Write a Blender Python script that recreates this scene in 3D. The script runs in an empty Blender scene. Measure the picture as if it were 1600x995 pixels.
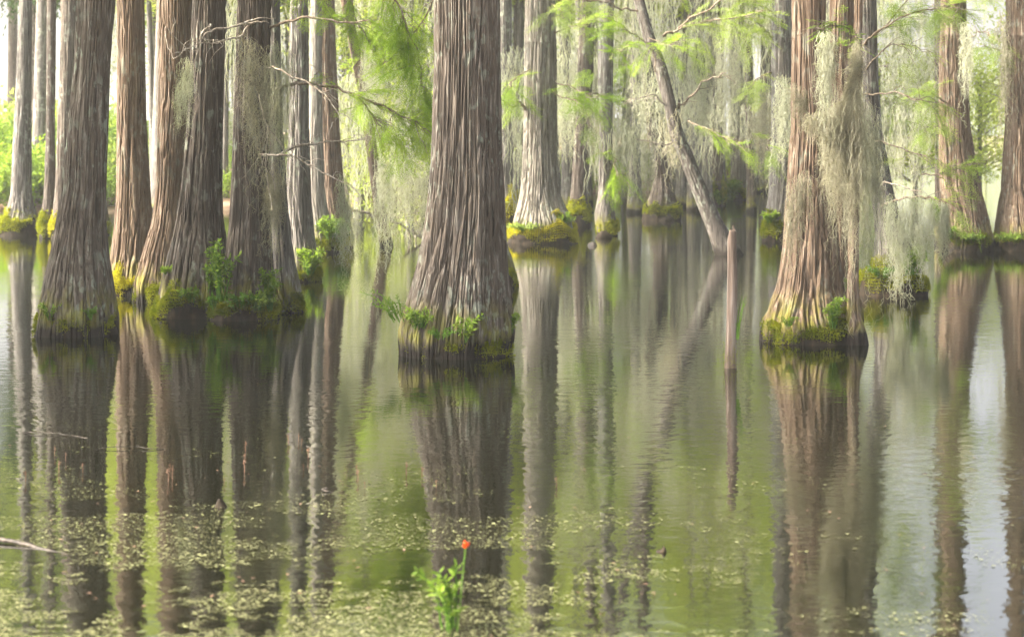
import bpy, math, random
import numpy as np
from mathutils import Vector

# ------------------------------------------------------------------ camera, sky, sun, exposure
SC = bpy.context.scene
COL = SC.collection
F, HZ, CAMH = 3111.0, 215.0, 2.2          # focal length in photo pixels, horizon row, eye height
cam = bpy.data.cameras.new("camera"); camo = bpy.data.objects.new("camera", cam); COL.objects.link(camo)
camo.location = (0, 0, CAMH); camo.rotation_euler = (math.radians(90), 0, 0)
cam.sensor_width = 36; cam.lens = 36 * F / 1600; cam.shift_y = -(497.5 - HZ) / 1600
cam.clip_start = 0.1; cam.clip_end = 3000
cam.dof.use_dof = True; cam.dof.focus_distance = 20.5; cam.dof.aperture_fstop = 2.8
SC.camera = camo
HAZE = .0007

SUN_EL, SUN_AZ = math.radians(36), math.radians(-98)   # azimuth from +Y, negative = to the left
SD = Vector((math.sin(SUN_AZ) * math.cos(SUN_EL), math.cos(SUN_AZ) * math.cos(SUN_EL), math.sin(SUN_EL)))
W = bpy.data.worlds.new("World"); SC.world = W; W.use_nodes = True
wn = W.node_tree.nodes; wl = W.node_tree.links
bg = wn["Background"]; sky = wn.new("ShaderNodeTexSky"); sky.sky_type = 'NISHITA'; sky.sun_disc = False
sky.sun_elevation = SUN_EL; sky.sun_rotation = SUN_AZ; sky.dust_density = 9.0; sky.air_density = .6; sky.ozone_density = .1
veil = wn.new('ShaderNodeHueSaturation'); veil.inputs['Saturation'].default_value = .38; veil.inputs['Value'].default_value = 1.25   # thin high cloud whitens the sky
wl.new(sky.outputs[0], veil.inputs['Color']); wl.new(veil.outputs[0], bg.inputs[0]); bg.inputs[1].default_value = 0.15
sl = bpy.data.lights.new("sun", 'SUN'); slo = bpy.data.objects.new("sun", sl); COL.objects.link(slo)
sl.energy = 3.9; sl.angle = math.radians(1.0); sl.color = (1.0, 0.84, 0.66)
slo.rotation_euler = SD.to_track_quat('Z', 'Y').to_euler(); slo.location = (-30, 0, 30)
SC.view_settings.view_transform = 'Standard'; SC.view_settings.look = 'None'
SC.view_settings.exposure = 2.18; SC.view_settings.gamma = 1
SC.render.engine = 'CYCLES'
SC.cycles.max_bounces = 6; SC.cycles.diffuse_bounces = 3; SC.cycles.glossy_bounces = 3
SC.cycles.transmission_bounces = 3; SC.cycles.use_denoising = True
SC.cycles.caustics_reflective = False; SC.cycles.caustics_refractive = False
SC.cycles.sample_clamp_indirect = 6

R = np.random.RandomState(7)
def rs(s): return np.random.RandomState(s)

# ------------------------------------------------------------------ pixel -> place helpers
def P(px, py, Y): return np.array([(px - 800) / F * Y, Y, CAMH - (py - HZ) / F * Y])
def depth(by): return CAMH * F / (by - HZ)

# ------------------------------------------------------------------ noise
def _h(i, j, s):
    n = (i.astype(np.int64) * 374761393 + j.astype(np.int64) * 668265263 + s * 1442695041) & 0x7fffffff
    n = ((n ^ (n >> 13)) * 1274126177) & 0x7fffffff
    n = (n ^ (n >> 16)) & 0xffff
    return n / 65535.0
def vn(u, v, s, per=None):
    u, v = np.broadcast_arrays(np.asarray(u, float), np.asarray(v, float))
    i, j = np.floor(u).astype(int), np.floor(v).astype(int)
    fu, fv = u - i, v - j
    fu = fu * fu * (3 - 2 * fu); fv = fv * fv * (3 - 2 * fv)
    i0, i1 = (i, i + 1) if per is None else (i % per, (i + 1) % per)
    a, b = _h(i0, j, s), _h(i1, j, s); c, d = _h(i0, j + 1, s), _h(i1, j + 1, s)
    return (a * (1 - fu) + b * fu) * (1 - fv) + (c * (1 - fu) + d * fu) * fv

# ------------------------------------------------------------------ mesh helpers
class MB:
    def __init__(s): s.v = []; s.q = []; s.t = []; s.n = 0
    def add(s, v, q=None, t=None):
        if len(v) == 0: return
        s.v.append(np.asarray(v, float))
        if q is not None and len(q): s.q.append(np.asarray(q, int) + s.n)
        if t is not None and len(t): s.t.append(np.asarray(t, int) + s.n)
        s.n += len(v)
    def mesh(s, name, mat, off=None, smooth=True):
        v = np.concatenate(s.v) if s.v else np.zeros((0, 3))
        if off is not None: v = v - np.asarray(off)
        q = np.concatenate(s.q) if s.q else np.zeros((0, 4), int)
        t = np.concatenate(s.t) if s.t else np.zeros((0, 3), int)
        me = bpy.data.meshes.new(name)
        me.vertices.add(len(v)); me.vertices.foreach_set("co", v.ravel().astype(np.float32))
        li = np.concatenate([q.ravel(), t.ravel()]).astype(np.int32)
        me.loops.add(len(li)); me.loops.foreach_set("vertex_index", li)
        st = np.concatenate([np.arange(len(q)) * 4, len(q) * 4 + np.arange(len(t)) * 3]).astype(np.int32)
        me.polygons.add(len(st)); me.polygons.foreach_set("loop_start", st)
        me.polygons.foreach_set("use_smooth", np.full(len(st), smooth))
        me.update(calc_edges=True); me.validate()
        me.materials.append(mat)
        return me
    def obj(s, name, mat, parent=None, loc=(0, 0, 0), smooth=True):
        """vertices are given in world space; the object's origin goes to loc (or the parent's place)"""
        off = np.array(parent['_o']) if parent is not None else np.array(loc, float)
        o = bpy.data.objects.new(name, s.mesh(name, mat, off, smooth)); COL.objects.link(o)
        if parent is not None: o.parent = parent
        else: o.location = loc
        return o

def tag(o, label, cat, group=None, kind=None):
    if label: o['label'] = label
    if cat: o['category'] = cat
    if group: o['group'] = group
    if kind: o['kind'] = kind
    return o
THINGS = []
def thing(name, loc, label, cat, group=None, rz=0):
    o = bpy.data.objects.new(name, None); COL.objects.link(o); o.location = loc; o.rotation_euler = (0, 0, rz)
    o.empty_display_size = .2
    o['_o'] = tuple(float(x) for x in loc); THINGS.append(o)
    return tag(o, label, cat, group)
def struct(o): o['kind'] = 'structure'; return o
def copy_thing(r, loc, rz=0, sc=1.0, label=None, group=None):
    n = r.copy(); COL.objects.link(n); n.location = loc; n.rotation_euler = (0, 0, rz)
    n.scale = (sc, sc, sc) if not hasattr(sc, '__len__') else sc
    if label: n['label'] = label
    if group: n['group'] = group
    for c in r.children:
        d = c.copy(); COL.objects.link(d); d.parent = n
    return n

def unit(a): return a / np.maximum(np.linalg.norm(a, axis=-1, keepdims=True), 1e-9)
def tube(mb, pts, rad, k=6):
    pts = np.asarray(pts, float); n = len(pts); rad = np.broadcast_to(np.asarray(rad, float), (n,))
    T = unit(np.gradient(pts, axis=0))
    ref = np.array([0.31, 0.2, 1.0]) if abs(T[n // 2][2]) < .8 else np.array([1.0, .3, .1])
    A = unit(np.cross(T, ref)); B = np.cross(T, A)
    th = np.arange(k) / k * 2 * np.pi
    v = pts[:, None] + rad[:, None, None] * (A[:, None] * np.cos(th)[None, :, None] + B[:, None] * np.sin(th)[None, :, None])
    i = np.arange(n - 1)[:, None] * k; j = np.arange(k)[None]; j2 = (j + 1) % k
    q = np.stack([i + j, i + j2, i + k + j2, i + k + j], -1).reshape(-1, 4)
    mb.add(v.reshape(-1, 3), q)
def smooth_path(pts, n):
    pts = np.asarray(pts, float); t = np.arange(len(pts)); tt = np.linspace(0, len(pts) - 1, n)
    if len(pts) < 3: return np.stack([np.interp(tt, t, pts[:, c]) for c in range(3)], -1)
    out = []
    ext = np.vstack([2 * pts[0] - pts[1], pts, 2 * pts[-1] - pts[-2]])
    for x in tt:
        i = min(int(x), len(pts) - 2); f = x - i; p0, p1, p2, p3 = ext[i:i + 4]
        out.append(.5 * ((2 * p1) + (-p0 + p2) * f + (2 * p0 - 5 * p1 + 4 * p2 - p3) * f * f + (-p0 + 3 * p1 - 3 * p2 + p3) * f ** 3))
    return np.array(out)
def crooked(pts, n, amp, r):
    p = smooth_path(pts, n); w = np.cumsum(r.randn(n, 3) * amp, axis=0)
    w -= np.linspace(0, 1, n)[:, None] * w[-1]; return p + w
def leaves(mb, p, d, w, L, Wd, mid=.45):
    """flat pointed leaves: base p, direction d, width direction w"""
    L = np.broadcast_to(L, (len(p),))[:, None]; Wd = np.broadcast_to(Wd, (len(p),))[:, None]
    v = np.stack([p, p + d * L * mid + w * Wd * .5, p + d * L, p + d * L * mid - w * Wd * .5], 1)
    q = np.arange(len(p) * 4).reshape(-1, 4); mb.add(v.reshape(-1, 3), q)

# ------------------------------------------------------------------ materials
def mat(name):
    m = bpy.data.materials.new(name); m.use_nodes = True; nt = m.node_tree
    return m, nt.nodes, nt.links, nt.nodes["Principled BSDF"]
def N(n, typ, **k):
    x = n.new(typ)
    for a, b in k.items(): setattr(x, a, b)
    return x
def ramp(n, l, src, stops, interp='LINEAR'):
    r = n.new("ShaderNodeValToRGB"); r.color_ramp.interpolation = interp; e = r.color_ramp.elements
    while len(e) < len(stops): e.new(.5)
    for i, (p, c) in enumerate(stops): e[i].position = p; e[i].color = (*c, 1) if len(c) == 3 else c
    l.new(src, r.inputs[0]); return r.outputs[0]
def noise(n, l, vec, scale, detail=4, rough=.55, dist=0):
    x = n.new("ShaderNodeTexNoise"); x.inputs['Scale'].default_value = scale; x.inputs['Detail'].default_value = detail
    x.inputs['Roughness'].default_value = rough; x.inputs['Distortion'].default_value = dist
    l.new(vec, x.inputs['Vector']); return x.outputs['Fac']
def mapped(n, l, sx, sy, sz, out='Object'):
    tc = n.new("ShaderNodeTexCoord"); mp = n.new("ShaderNodeMapping"); mp.inputs['Scale'].default_value = (sx, sy, sz)
    l.new(tc.outputs[out], mp.inputs[0]); return mp.outputs[0]
def mixc(n, l, f, a, b, mode='MIX'):
    x = n.new("ShaderNodeMix"); x.data_type = 'RGBA'; x.blend_type = mode
    for k, s in ((0, f), (6, a), (7, b)):
        if hasattr(s, 'is_linked') or hasattr(s, 'links'): l.new(s, x.inputs[k])
        elif isinstance(s, (int, float)): x.inputs[k].default_value = s
        else: x.inputs[k].default_value = (*s, 1)
    return x.outputs[2]
def math_(n, l, op, a, b=None, clamp=False):
    x = n.new("ShaderNodeMath"); x.operation = op; x.use_clamp = clamp
    for k, s in ((0, a), (1, b)):
        if s is None: continue
        if isinstance(s, (int, float)): x.inputs[k].default_value = s
        else: l.new(s, x.inputs[k])
    return x.outputs[0]

def bark(name, dark, mid, light, lichen=.5, wet=.16, mossy=0.0):
    m, n, l, b = mat(name)
    v = mapped(n, l, 1, 1, .055); v2 = mapped(n, l, 1, 1, .5); v3 = mapped(n, l, 1, 1, .02)
    f = noise(n, l, v, 24, 7, .66, .7)
    base = ramp(n, l, f, [(.36, dark), (.44, mid), (.53, mid), (.68, light)])
    g = noise(n, l, v3, 7, 3)                                # broad strips: some weathered grey, some reddish
    base = mixc(n, l, ramp(n, l, g, [(.40, (0, 0, 0)), (.62, (1, 1, 1))]), base, mixc(n, l, 1.0, base, tuple(min(1, c * 2.1) for c in (.56, .50, .46)), 'MULTIPLY'))
    li = noise(n, l, v2, 13, 5, .6); li2 = noise(n, l, v2, 2.2, 2)
    fac = math_(n, l, 'MULTIPLY', ramp(n, l, li, [(.54, (0, 0, 0)), (.60, (1, 1, 1))]), ramp(n, l, li2, [(.42, (0, 0, 0)), (.62, (lichen,) * 3)]))
    base = mixc(n, l, fac, base, (.25, .275, .215))
    tc = n.new("ShaderNodeTexCoord"); sp = n.new("ShaderNodeSeparateXYZ"); l.new(tc.outputs['Object'], sp.inputs[0])
    hz = math_(n, l, 'ADD', sp.outputs[2], math_(n, l, 'MULTIPLY', math_(n, l, 'SUBTRACT', noise(n, l, v2, 5, 3), .5), -.35))
    mr = N(n, "ShaderNodeMapRange"); l.new(hz, mr.inputs[0])
    mr.inputs[1].default_value = wet * .55; mr.inputs[2].default_value = wet * 1.5; mr.inputs[3].default_value = 1; mr.inputs[4].default_value = 0
    base = mixc(n, l, mr.outputs[0], base, (.013, .010, .007))
    mr2 = N(n, "ShaderNodeMapRange"); l.new(hz, mr2.inputs[0])
    mr2.inputs[1].default_value = wet * 1.4; mr2.inputs[2].default_value = wet * 3.6; mr2.inputs[3].default_value = .8 + mossy; mr2.inputs[4].default_value = 0
    mo = math_(n, l, 'MULTIPLY', mr2.outputs[0], math_(n, l, 'SUBTRACT', 1.0, mr.outputs[0]))
    mo = math_(n, l, 'MULTIPLY', mo, ramp(n, l, noise(n, l, v2, 9, 4), [(.40, (0, 0, 0)), (.55, (1, 1, 1))]))
    base = mixc(n, l, mo, base, (.17, .165, .018))
    l.new(base, b.inputs['Base Color']); b.inputs['Roughness'].default_value = .85; b.inputs['Specular IOR Level'].default_value = .25
    bp = N(n, "ShaderNodeBump"); bp.inputs['Strength'].default_value = 1; bp.inputs['Distance'].default_value = .022
    fb = noise(n, l, v, 60, 5, .6); hsum = math_(n, l, 'ADD', f, math_(n, l, 'MULTIPLY', fb, .6))
    l.new(hsum, bp.inputs['Height']); l.new(bp.outputs[0], b.inputs['Normal'])
    return m
BARK = dict(
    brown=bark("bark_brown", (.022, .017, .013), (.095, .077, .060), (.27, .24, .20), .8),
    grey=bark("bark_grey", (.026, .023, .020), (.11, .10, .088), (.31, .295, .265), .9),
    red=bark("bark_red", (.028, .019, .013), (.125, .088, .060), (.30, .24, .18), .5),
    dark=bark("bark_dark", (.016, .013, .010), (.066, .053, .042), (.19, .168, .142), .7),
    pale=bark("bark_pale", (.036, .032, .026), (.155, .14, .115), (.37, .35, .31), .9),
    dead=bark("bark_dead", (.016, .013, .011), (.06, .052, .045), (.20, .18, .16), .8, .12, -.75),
)
def simple(name, cols, scale=8, rough=.8, sz=1.0, bump=0, spec=.25):
    m, n, l, b = mat(name); v = mapped(n, l, 1, 1, sz); f = noise(n, l, v, scale, 5, .6)
    k = len(cols)
    l.new(ramp(n, l, f, [(.3 + .4 * i / (k - 1), c) for i, c in enumerate(cols)]), b.inputs['Base Color'])
    b.inputs['Roughness'].default_value = rough; b.inputs['Specular IOR Level'].default_value = spec
    if bump:
        bp = N(n, "ShaderNodeBump"); bp.inputs['Strength'].default_value = .9; bp.inputs['Distance'].default_value = bump
        l.new(f, bp.inputs['Height']); l.new(bp.outputs[0], b.inputs['Normal'])
    return m
def leafmat(name, a, c, trans=.45, scale=3.0):
    m, n, l, b = mat(name); v = mapped(n, l, 1, 1, 1)
    f = noise(n, l, v, scale, 4, .65); oi = n.new("ShaderNodeObjectInfo")
    f2 = math_(n, l, 'ADD', f, math_(n, l, 'MULTIPLY', math_(n, l, 'SUBTRACT', oi.outputs['Random'], .5), .22))
    colr = ramp(n, l, f2, [(.32, a), (.68, c)])
    out = n["Material Output"]; d = n.new("ShaderNodeBsdfDiffuse"); t = n.new("ShaderNodeBsdfTranslucent"); mx = n.new("ShaderNodeMixShader")
    l.new(colr, d.inputs[0]); l.new(mixc(n, l, 1.0, colr, (1.25, 1.3, .7), 'MULTIPLY'), t.inputs[0])
    mx.inputs[0].default_value = trans
    l.new(d.outputs[0], mx.inputs[1]); l.new(t.outputs[0], mx.inputs[2]); l.new(mx.outputs[0], out.inputs[0]); n.remove(b)
    return m
M = dict(
    cyp=leafmat("cypress_needles", (.15, .25, .03), (.33, .44, .075), .5, 5),
    cypy=leafmat("cypress_needles_fresh", (.16, .24, .05), (.33, .40, .12), .5, 5),
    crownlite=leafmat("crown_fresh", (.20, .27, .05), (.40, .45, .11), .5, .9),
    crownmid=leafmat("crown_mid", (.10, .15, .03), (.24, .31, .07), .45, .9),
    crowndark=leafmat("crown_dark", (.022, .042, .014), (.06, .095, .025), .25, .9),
    herb=leafmat("herb_leaf", (.09, .16, .025), (.25, .34, .06), .45, 9),
    herbdark=leafmat("herb_leaf_dark", (.06, .13, .02), (.13, .24, .04), .4, 9),
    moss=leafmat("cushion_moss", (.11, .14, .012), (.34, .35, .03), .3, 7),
    mosslit=leafmat("cushion_moss_sunlit", (.25, .24, .018), (.52, .48, .045), .35, 7),  # lit copy of the moss: the sun's gold is put into the colour
    spanish=leafmat("spanish_moss", (.27, .28, .215), (.52, .53, .42), .45, 6),
    spanishtan=leafmat("spanish_moss_tan", (.20, .19, .135), (.40, .385, .29), .45, 6),
    duck=leafmat("duckweed", (.07, .075, .03), (.20, .205, .105), .1, 14),
    litter=leafmat("floating_litter", (.11, .06, .04), (.25, .165, .12), .05, 14),
    petal=leafmat("petal_red", (.55, .03, .01), (.75, .10, .02), .3, 20),
    grass=leafmat("bank_grass", (.14, .20, .03), (.34, .38, .07), .35, .6),
    deadwood=simple("dead_wood", [(.10, .08, .06), (.27, .23, .18), (.46, .43, .36)], 30, .85, .15, .004),
    twig=simple("twig_bark", [(.06, .045, .03), (.17, .13, .09), (.30, .28, .21)], 26, .85, 1, .003),
    post=simple("weathered_post", [(.035, .026, .02), (.125, .092, .070), (.25, .215, .185)], 26, .8, .05, .006),
    peat=simple("wet_peat", [(.007, .006, .004), (.018, .013, .008), (.045, .033, .018)], 16, .9, .4, .012, .2),
    wetwood=simple("wet_wood", [(.012, .010, .008), (.035, .028, .021), (.085, .068, .052)], 30, .6, 1, .004),
    bank=simple("bank_soil", [(.13, .075, .045), (.26, .17, .11), (.38, .31, .22)], 1.3, .95, 1, .02),
    bed=simple("pond_bed", [(.02, .018, .012), (.05, .04, .025)], 2, .9),
    greyboard=simple("grey_board", [(.20, .19, .17), (.36, .34, .31)], 12, .8, .2),
    blue=simple("blue_plastic", [(.02, .05, .25), (.03, .08, .36)], 5, .5),
    whitepaint=simple("white_paint", [(.7, .7, .68), (.82, .82, .8)], 5, .5),
)
# base of a post: darker, green near the water is pigment of algae
def water_mat():
    m, n, l, b = mat("swamp_water")
    b.inputs['Base Color'].default_value = (.0035, .0040, .0016, 1)
    b.inputs['Roughness'].default_value = .015; b.inputs['IOR'].default_value = 1.75; b.inputs['Specular IOR Level'].default_value = .5
    v = mapped(n, l, .8, 1.0, 1)
    a = noise(n, l, v, 16, 3, .5, .3); c = noise(n, l, v, 5.0, 2, .5, .4)
    big = ramp(n, l, noise(n, l, mapped(n, l, .10, .22, 1), 1.0, 2), [(.40, (.25,) * 3), (.66, (1,) * 3)])
    h = math_(n, l, 'MULTIPLY', math_(n, l, 'ADD', a, math_(n, l, 'MULTIPLY', c, 2.6)), big)
    bp = N(n, "ShaderNodeBump"); bp.inputs['Strength'].default_value = 1.0; bp.inputs['Distance'].default_value = .0015
    l.new(h, bp.inputs['Height']); l.new(bp.outputs[0], b.inputs['Normal'])
    return m
M['water'] = water_mat()

# ------------------------------------------------------------------ ground, bank and water
def shore(x):
    """distance of the far shoreline at lateral place x"""
    return np.interp(x, [-60, -22, -14, -7, 0, 12, 17, 22, 60], [44, 50, 57, 62, 76, 84, 130, 260, 300]) + 1.5 * (vn(x * .25, 0 * x, 5) - .5)
def ground_h(x, y):
    s = shore(x); d = y - s
    h = np.where(d > 0, 2.6 * (1 - np.exp(-d / 28.0)), np.maximum(d * .25, -1.3)) 
    near = 5.5 - y
    h2 = np.where(near > 0, .5 * (1 - np.exp(-near / 3.0)), np.maximum(near * .2, -1.3))
    return np.maximum(h, h2) + .22 * (vn(x * .3, y * .3, 11) - .5) * np.clip(np.maximum(d, near) / 3, 0, 1)
xs = np.concatenate([np.linspace(-400, -80, 9)[:-1], np.linspace(-80, 80, 161), np.linspace(80, 400, 9)[1:]])
ys = np.concatenate([np.linspace(-60, 20, 41)[:-1], np.linspace(20, 160, 141), np.linspace(160, 900, 20)[1:]])
gx, gy = np.meshgrid(xs, ys); gz = ground_h(gx, gy)
mb = MB(); nx, ny = len(xs), len(ys)
i = np.arange(ny - 1)[:, None] * nx + np.arange(nx - 1)[None]
mb.add(np.stack([gx, gy, gz], -1).reshape(-1, 3), np.stack([i, i + 1, i + 1 + nx, i + nx], -1).reshape(-1, 4))
struct(mb.obj("ground", M['bank']))
mb = MB(); mb.add([[-400, -60, 0], [400, -60, 0], [400, 900, 0], [-400, 900, 0]], [[0, 1, 2, 3]])
struct(mb.obj("water", M['water']))

# ------------------------------------------------------------------ trunks
def trunk_mesh(mb, prof, seed, K=None, rad=256, dz=.025, H=12.0, fine_to=4.2, depth_=.02, flute=.10, lean=(0, 0)):
    """prof: rows of (z, cx, cy, r); builds a furrowed, fluted trunk from below the water up to H"""
    prof = np.array(sorted(prof, key=lambda a: a[0]))
    zt, cxt, cyt, rt = prof[-1]; zb = prof[0]
    slope = (prof[-1, 1] - prof[-2, 1]) / max(prof[-1, 0] - prof[-2, 0], .1) if len(prof) > 1 else 0
    slope = np.clip(slope, -.06, .06)
    up = [(H, cxt + slope * (H - zt) * .8 + lean[0], cyt + lean[1], max(rt * .35, .03))]
    prof = np.vstack([[(-.45, zb[1], zb[2], zb[3] * 1.04)], prof, up])
    zs = np.concatenate([np.arange(-.45, fine_to, dz), np.arange(fine_to, H, .35), [H]])
    def sm(c):
        a = np.interp(zs, prof[:, 0], prof[:, c]); nn = 9
        k = np.hanning(nn + 2)[1:-1]; k /= k.sum(); e = np.pad(a, nn // 2, mode='edge')
        return np.convolve(e, k, 'valid')
    cx, cy, r = sm(1), sm(2), sm(3)
    th = np.arange(rad) / rad; U, Z = np.meshgrid(th, zs)
    rref = np.interp(2.6, prof[:, 0], prof[:, 3])
    K = K or max(10, int(2 * math.pi * rref / .050))
    warp = 1.3 * (vn(U * 6, Z * .4, seed + 1, 6) - .5) + .6 * (vn(U * 21, Z * 1.2, seed + 9, 21) - .5)
    n1 = vn(U * K + warp, Z * .55 + seed, seed + 2, K); n2 = vn(U * K * 2 + warp * 2, Z * 1.2, seed + 3, K * 2)
    n3 = vn(U * K * 3 + warp * 3, Z * 2.8, seed + 4, K * 3)
    h = .46 * np.clip(np.abs(2 * n1 - 1) * 7, 0, 1) + .34 * np.clip(np.abs(2 * n2 - 1) * 5, 0, 1) + .26 * np.clip(np.abs(2 * n3 - 1) * 3, 0, 1) + .30 * n1
    fl = vn(U * 9 + .5 * (vn(U * 5, Z * .6, seed + 6, 5) - .5), Z * .10, seed + 5, 9)
    fl = (1 - np.abs(2 * fl - 1)) ** .8
    gr = np.clip((r[:, None] - rref * .97) / rref, 0, 1.2)
    lump = vn(U * 4, Z * .9, seed + 8, 4) - .5
    rr = r[:, None] * (1 + .05 * lump) * (1 + flute * gr * 1.6 * (fl - .62)) + depth_ * (h - .6) * np.clip(r[:, None] / .3, .3, 1.15)
    x = cx[:, None] + rr * np.cos(U * 2 * np.pi + .5); y = cy[:, None] + rr * np.sin(U * 2 * np.pi + .5)
    v = np.stack([x, y, Z], -1).reshape(-1, 3); m_ = len(zs)
    i = np.arange(m_ - 1)[:, None] * rad; j = np.arange(rad)[None]; j2 = (j + 1) % rad
    mb.add(v, np.stack([i + j, i + j2, i + rad + j2, i + rad + j], -1).reshape(-1, 4))
    mb.add([[cx[-1], cy[-1], H + .02]] + [list(p) for p in v.reshape(m_, rad, 3)[-1][::max(1, rad // 16)]],
           t=[[0, a + 1, (a + 1) % len(v.reshape(m_, rad, 3)[-1][::max(1, rad // 16)]) + 1] for a in range(len(v.reshape(m_, rad, 3)[-1][::max(1, rad // 16)]))])
    return lambda z: (np.interp(z, zs, cx), np.interp(z, zs, cy), np.interp(z, zs, r)), (x, y, Z, zs)

def mound(parent, surf, ztop, rbase, seed, matr, cx, cy, rad=96):
    zs = np.concatenate([[-.4], np.linspace(-.1, ztop, 14)]); th = np.arange(rad) / rad
    U, Z = np.meshgrid(th, zs); t = np.clip(Z / ztop, 0, 1)
    rt = np.array([surf(z)[2] for z in zs])[:, None]
    prof = rbase * (1 - .10 * t) ; prof = np.where(t > .75, prof + (rt * .9 - prof) * ((t - .75) / .25) ** 1.3, prof)
    nz = (vn(U * 9, Z * 4, seed, 9) - .5) * .16 + (vn(U * 30, Z * 11, seed + 1, 30) - .5) * .09
    rr = prof * (1 + nz * np.clip(1.2 - t, .3, 1))
    zz = Z + (vn(U * 12, Z * 0 + 3, seed + 2, 12) - .5) * ztop * .55 * t
    v = np.stack([cx + rr * np.cos(U * 2 * np.pi), cy + rr * np.sin(U * 2 * np.pi), zz], -1)
    i = np.arange(len(zs) - 1)[:, None] * rad; j = np.arange(rad)[None]; j2 = (j + 1) % rad
    m_ = MB(); m_.add(v.reshape(-1, 3), np.stack([i + j, i + j2, i + rad + j2, i + rad + j], -1).reshape(-1, 4))
    m_.obj("root_mound", matr, parent)
    return v, t

def tufts(parent, name, pts, nrm, seed, matr, L=(.012, .035), up=.5, W_=.006):
    r = rs(seed); n = len(pts)
    d = unit(nrm + np.array([0, 0, up]) + r.randn(n, 3) * .55); w = unit(np.cross(d, r.randn(n, 3)))
    m_ = MB(); leaves(m_, pts, d, w, r.uniform(L[0], L[1], n), W_ * r.uniform(.6, 1.6, n)); return m_.obj(name, matr, parent)

def crown(parent, cx, cy, z0, z1, rad, n, seed, matr, size=.16, clumps=26, cone=0.0, name="crown", trunkr=.1, H_thin=None):
    """limbs in one mesh child, leaf clumps in another"""
    r = rs(seed); lb = MB(); lf = MB()
    per = n // clumps
    for c in range(clumps):
        t = r.rand(); z = z0 + (z1 - z0) * t; a = r.rand() * 2 * np.pi
        rr = rad * (1 - cone * t) * math.sqrt(r.rand() * .9 + .1); end = np.array([cx + rr * math.cos(a), cy + rr * math.sin(a), z + rr * .12])
        st = np.array([cx, cy, z - rr * .25])
        tube(lb, crooked([st, (st + end) / 2 + [0, 0, .25], end], 7, .05, r), np.linspace(.045, .010, 7) * min(1, (.35 + rad * .12 if H_thin is None else H_thin)), 5)
        sz = np.array([1, 1, .42]) * (rad * .26 + .25)
        p = end + r.randn(per, 3) * sz; 
        p2 = st + (end - st) * r.rand(per // 4, 1) + r.randn(per // 4, 3) * .25
        p = np.vstack([p, p2])
        d = unit(r.randn(len(p), 3) + [0, 0, -.3]); w = unit(np.cross(d, r.randn(len(p), 3)))
        leaves(lf, p, d, w, size * r.uniform(.5, 1.5, len(p)), size * .34 * r.uniform(.6, 1.4, len(p)))
    lb.obj("limbs", M['twig'], parent); return lf.obj(name, matr, parent, smooth=False)

TREE = {}
def tree(key, by, prof, barkname, label, cat="tree", hero=True, moss=1.0, zmoss=None, mossmat='moss', H=11, crownz=5.6, crownr=2.2,
         base=None, seed=None, group=None, mnd=True, crownn=2600, cmat='crownmid', name="cypress_tree", dd=None):
    seed = seed if seed is not None else sum(ord(c) * (i + 3) for i, c in enumerate(key)) % 997
    Yf = depth(by); rb = (base[1] - base[0]) / 2 / F * Yf if base else 0
    Yc = (dd if dd else Yf) + rb
    rows = []
    for (y, xl, xr) in prof:
        z = CAMH - (y - HZ) / F * Yc; rows.append((z, ((xl + xr) / 2 - 800) / F * Yc, Yc, (xr - xl) / 2 / F * Yc))
    bx = ((base[0] + base[1]) / 2 - 800) / F * Yc; rbase = (base[1] - base[0]) / 2 / F * Yc * 1.03
    rows.append((.02, bx, Yc, min(rbase * .90, max(r[3] for r in rows) * 1.06)))
    if hero: ra, dz, dp = 760, .030, .075
    else: ra, dz, dp = 160, .06, .075
    T = thing(name, (bx, Yc, 0), label, cat, group)
    m_ = MB(); surf, g = trunk_mesh(m_, rows, seed, rad=ra, dz=dz, H=H, depth_=dp, fine_to=4.2 if hero else 6)
    m_.obj("trunk", BARK[barkname], T)
    TREE[key] = dict(T=T, Y=Yc, surf=surf, x=bx, r=rbase, grid=g)
    zm = zmoss or .22
    r = rs(seed + 50)
    if mnd:
        v, t = mound(T, surf, zm, rbase, seed + 20, M['peat'], bx, Yc)
        n = int((17000 if hero else 6500) * moss)
        if n:
            a = r.rand(n); tt = r.beta(3.2, 1.5, n) * 1.12
            front = r.rand(n) < .7; a = np.where(front, .5 + .5 * r.rand(n), a)       # most of it faces the water in front
            mask = vn(a * 14, tt * 2, seed + 31, 14) + .35 * vn(a * 40, tt * 6, seed + 33, 40) > .34 + .9 * np.clip(.66 - tt, 0, 1) * 1.6
            a, tt = a[mask], tt[mask]; n = len(a)
            ii = np.clip(tt, 0, 1) * 13.99; i0 = ii.astype(int); jj = (a * 96).astype(int) % 96
            pts = v[1 + i0.clip(0, 13), jj] + r.randn(n, 3) * .008
            ex = np.clip(tt - 1, 0, 1); pts[:, 2] += ex * zm * 3.0
            nr = np.stack([np.cos(jj / 96 * 2 * np.pi), np.sin(jj / 96 * 2 * np.pi), np.zeros(n)], -1); pts += nr * .006
            L = (.014, .042) if hero else (.03, .09)
            tufts(T, "moss", pts, nr, seed + 40, M[mossmat], L, .45, .008 if hero else .022)
    if crownn: crown(T, rows[-2][1], Yc, crownz, H + .6, crownr, crownn, seed + 60, M[cmat], .17, 22)
    return TREE[key]

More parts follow.
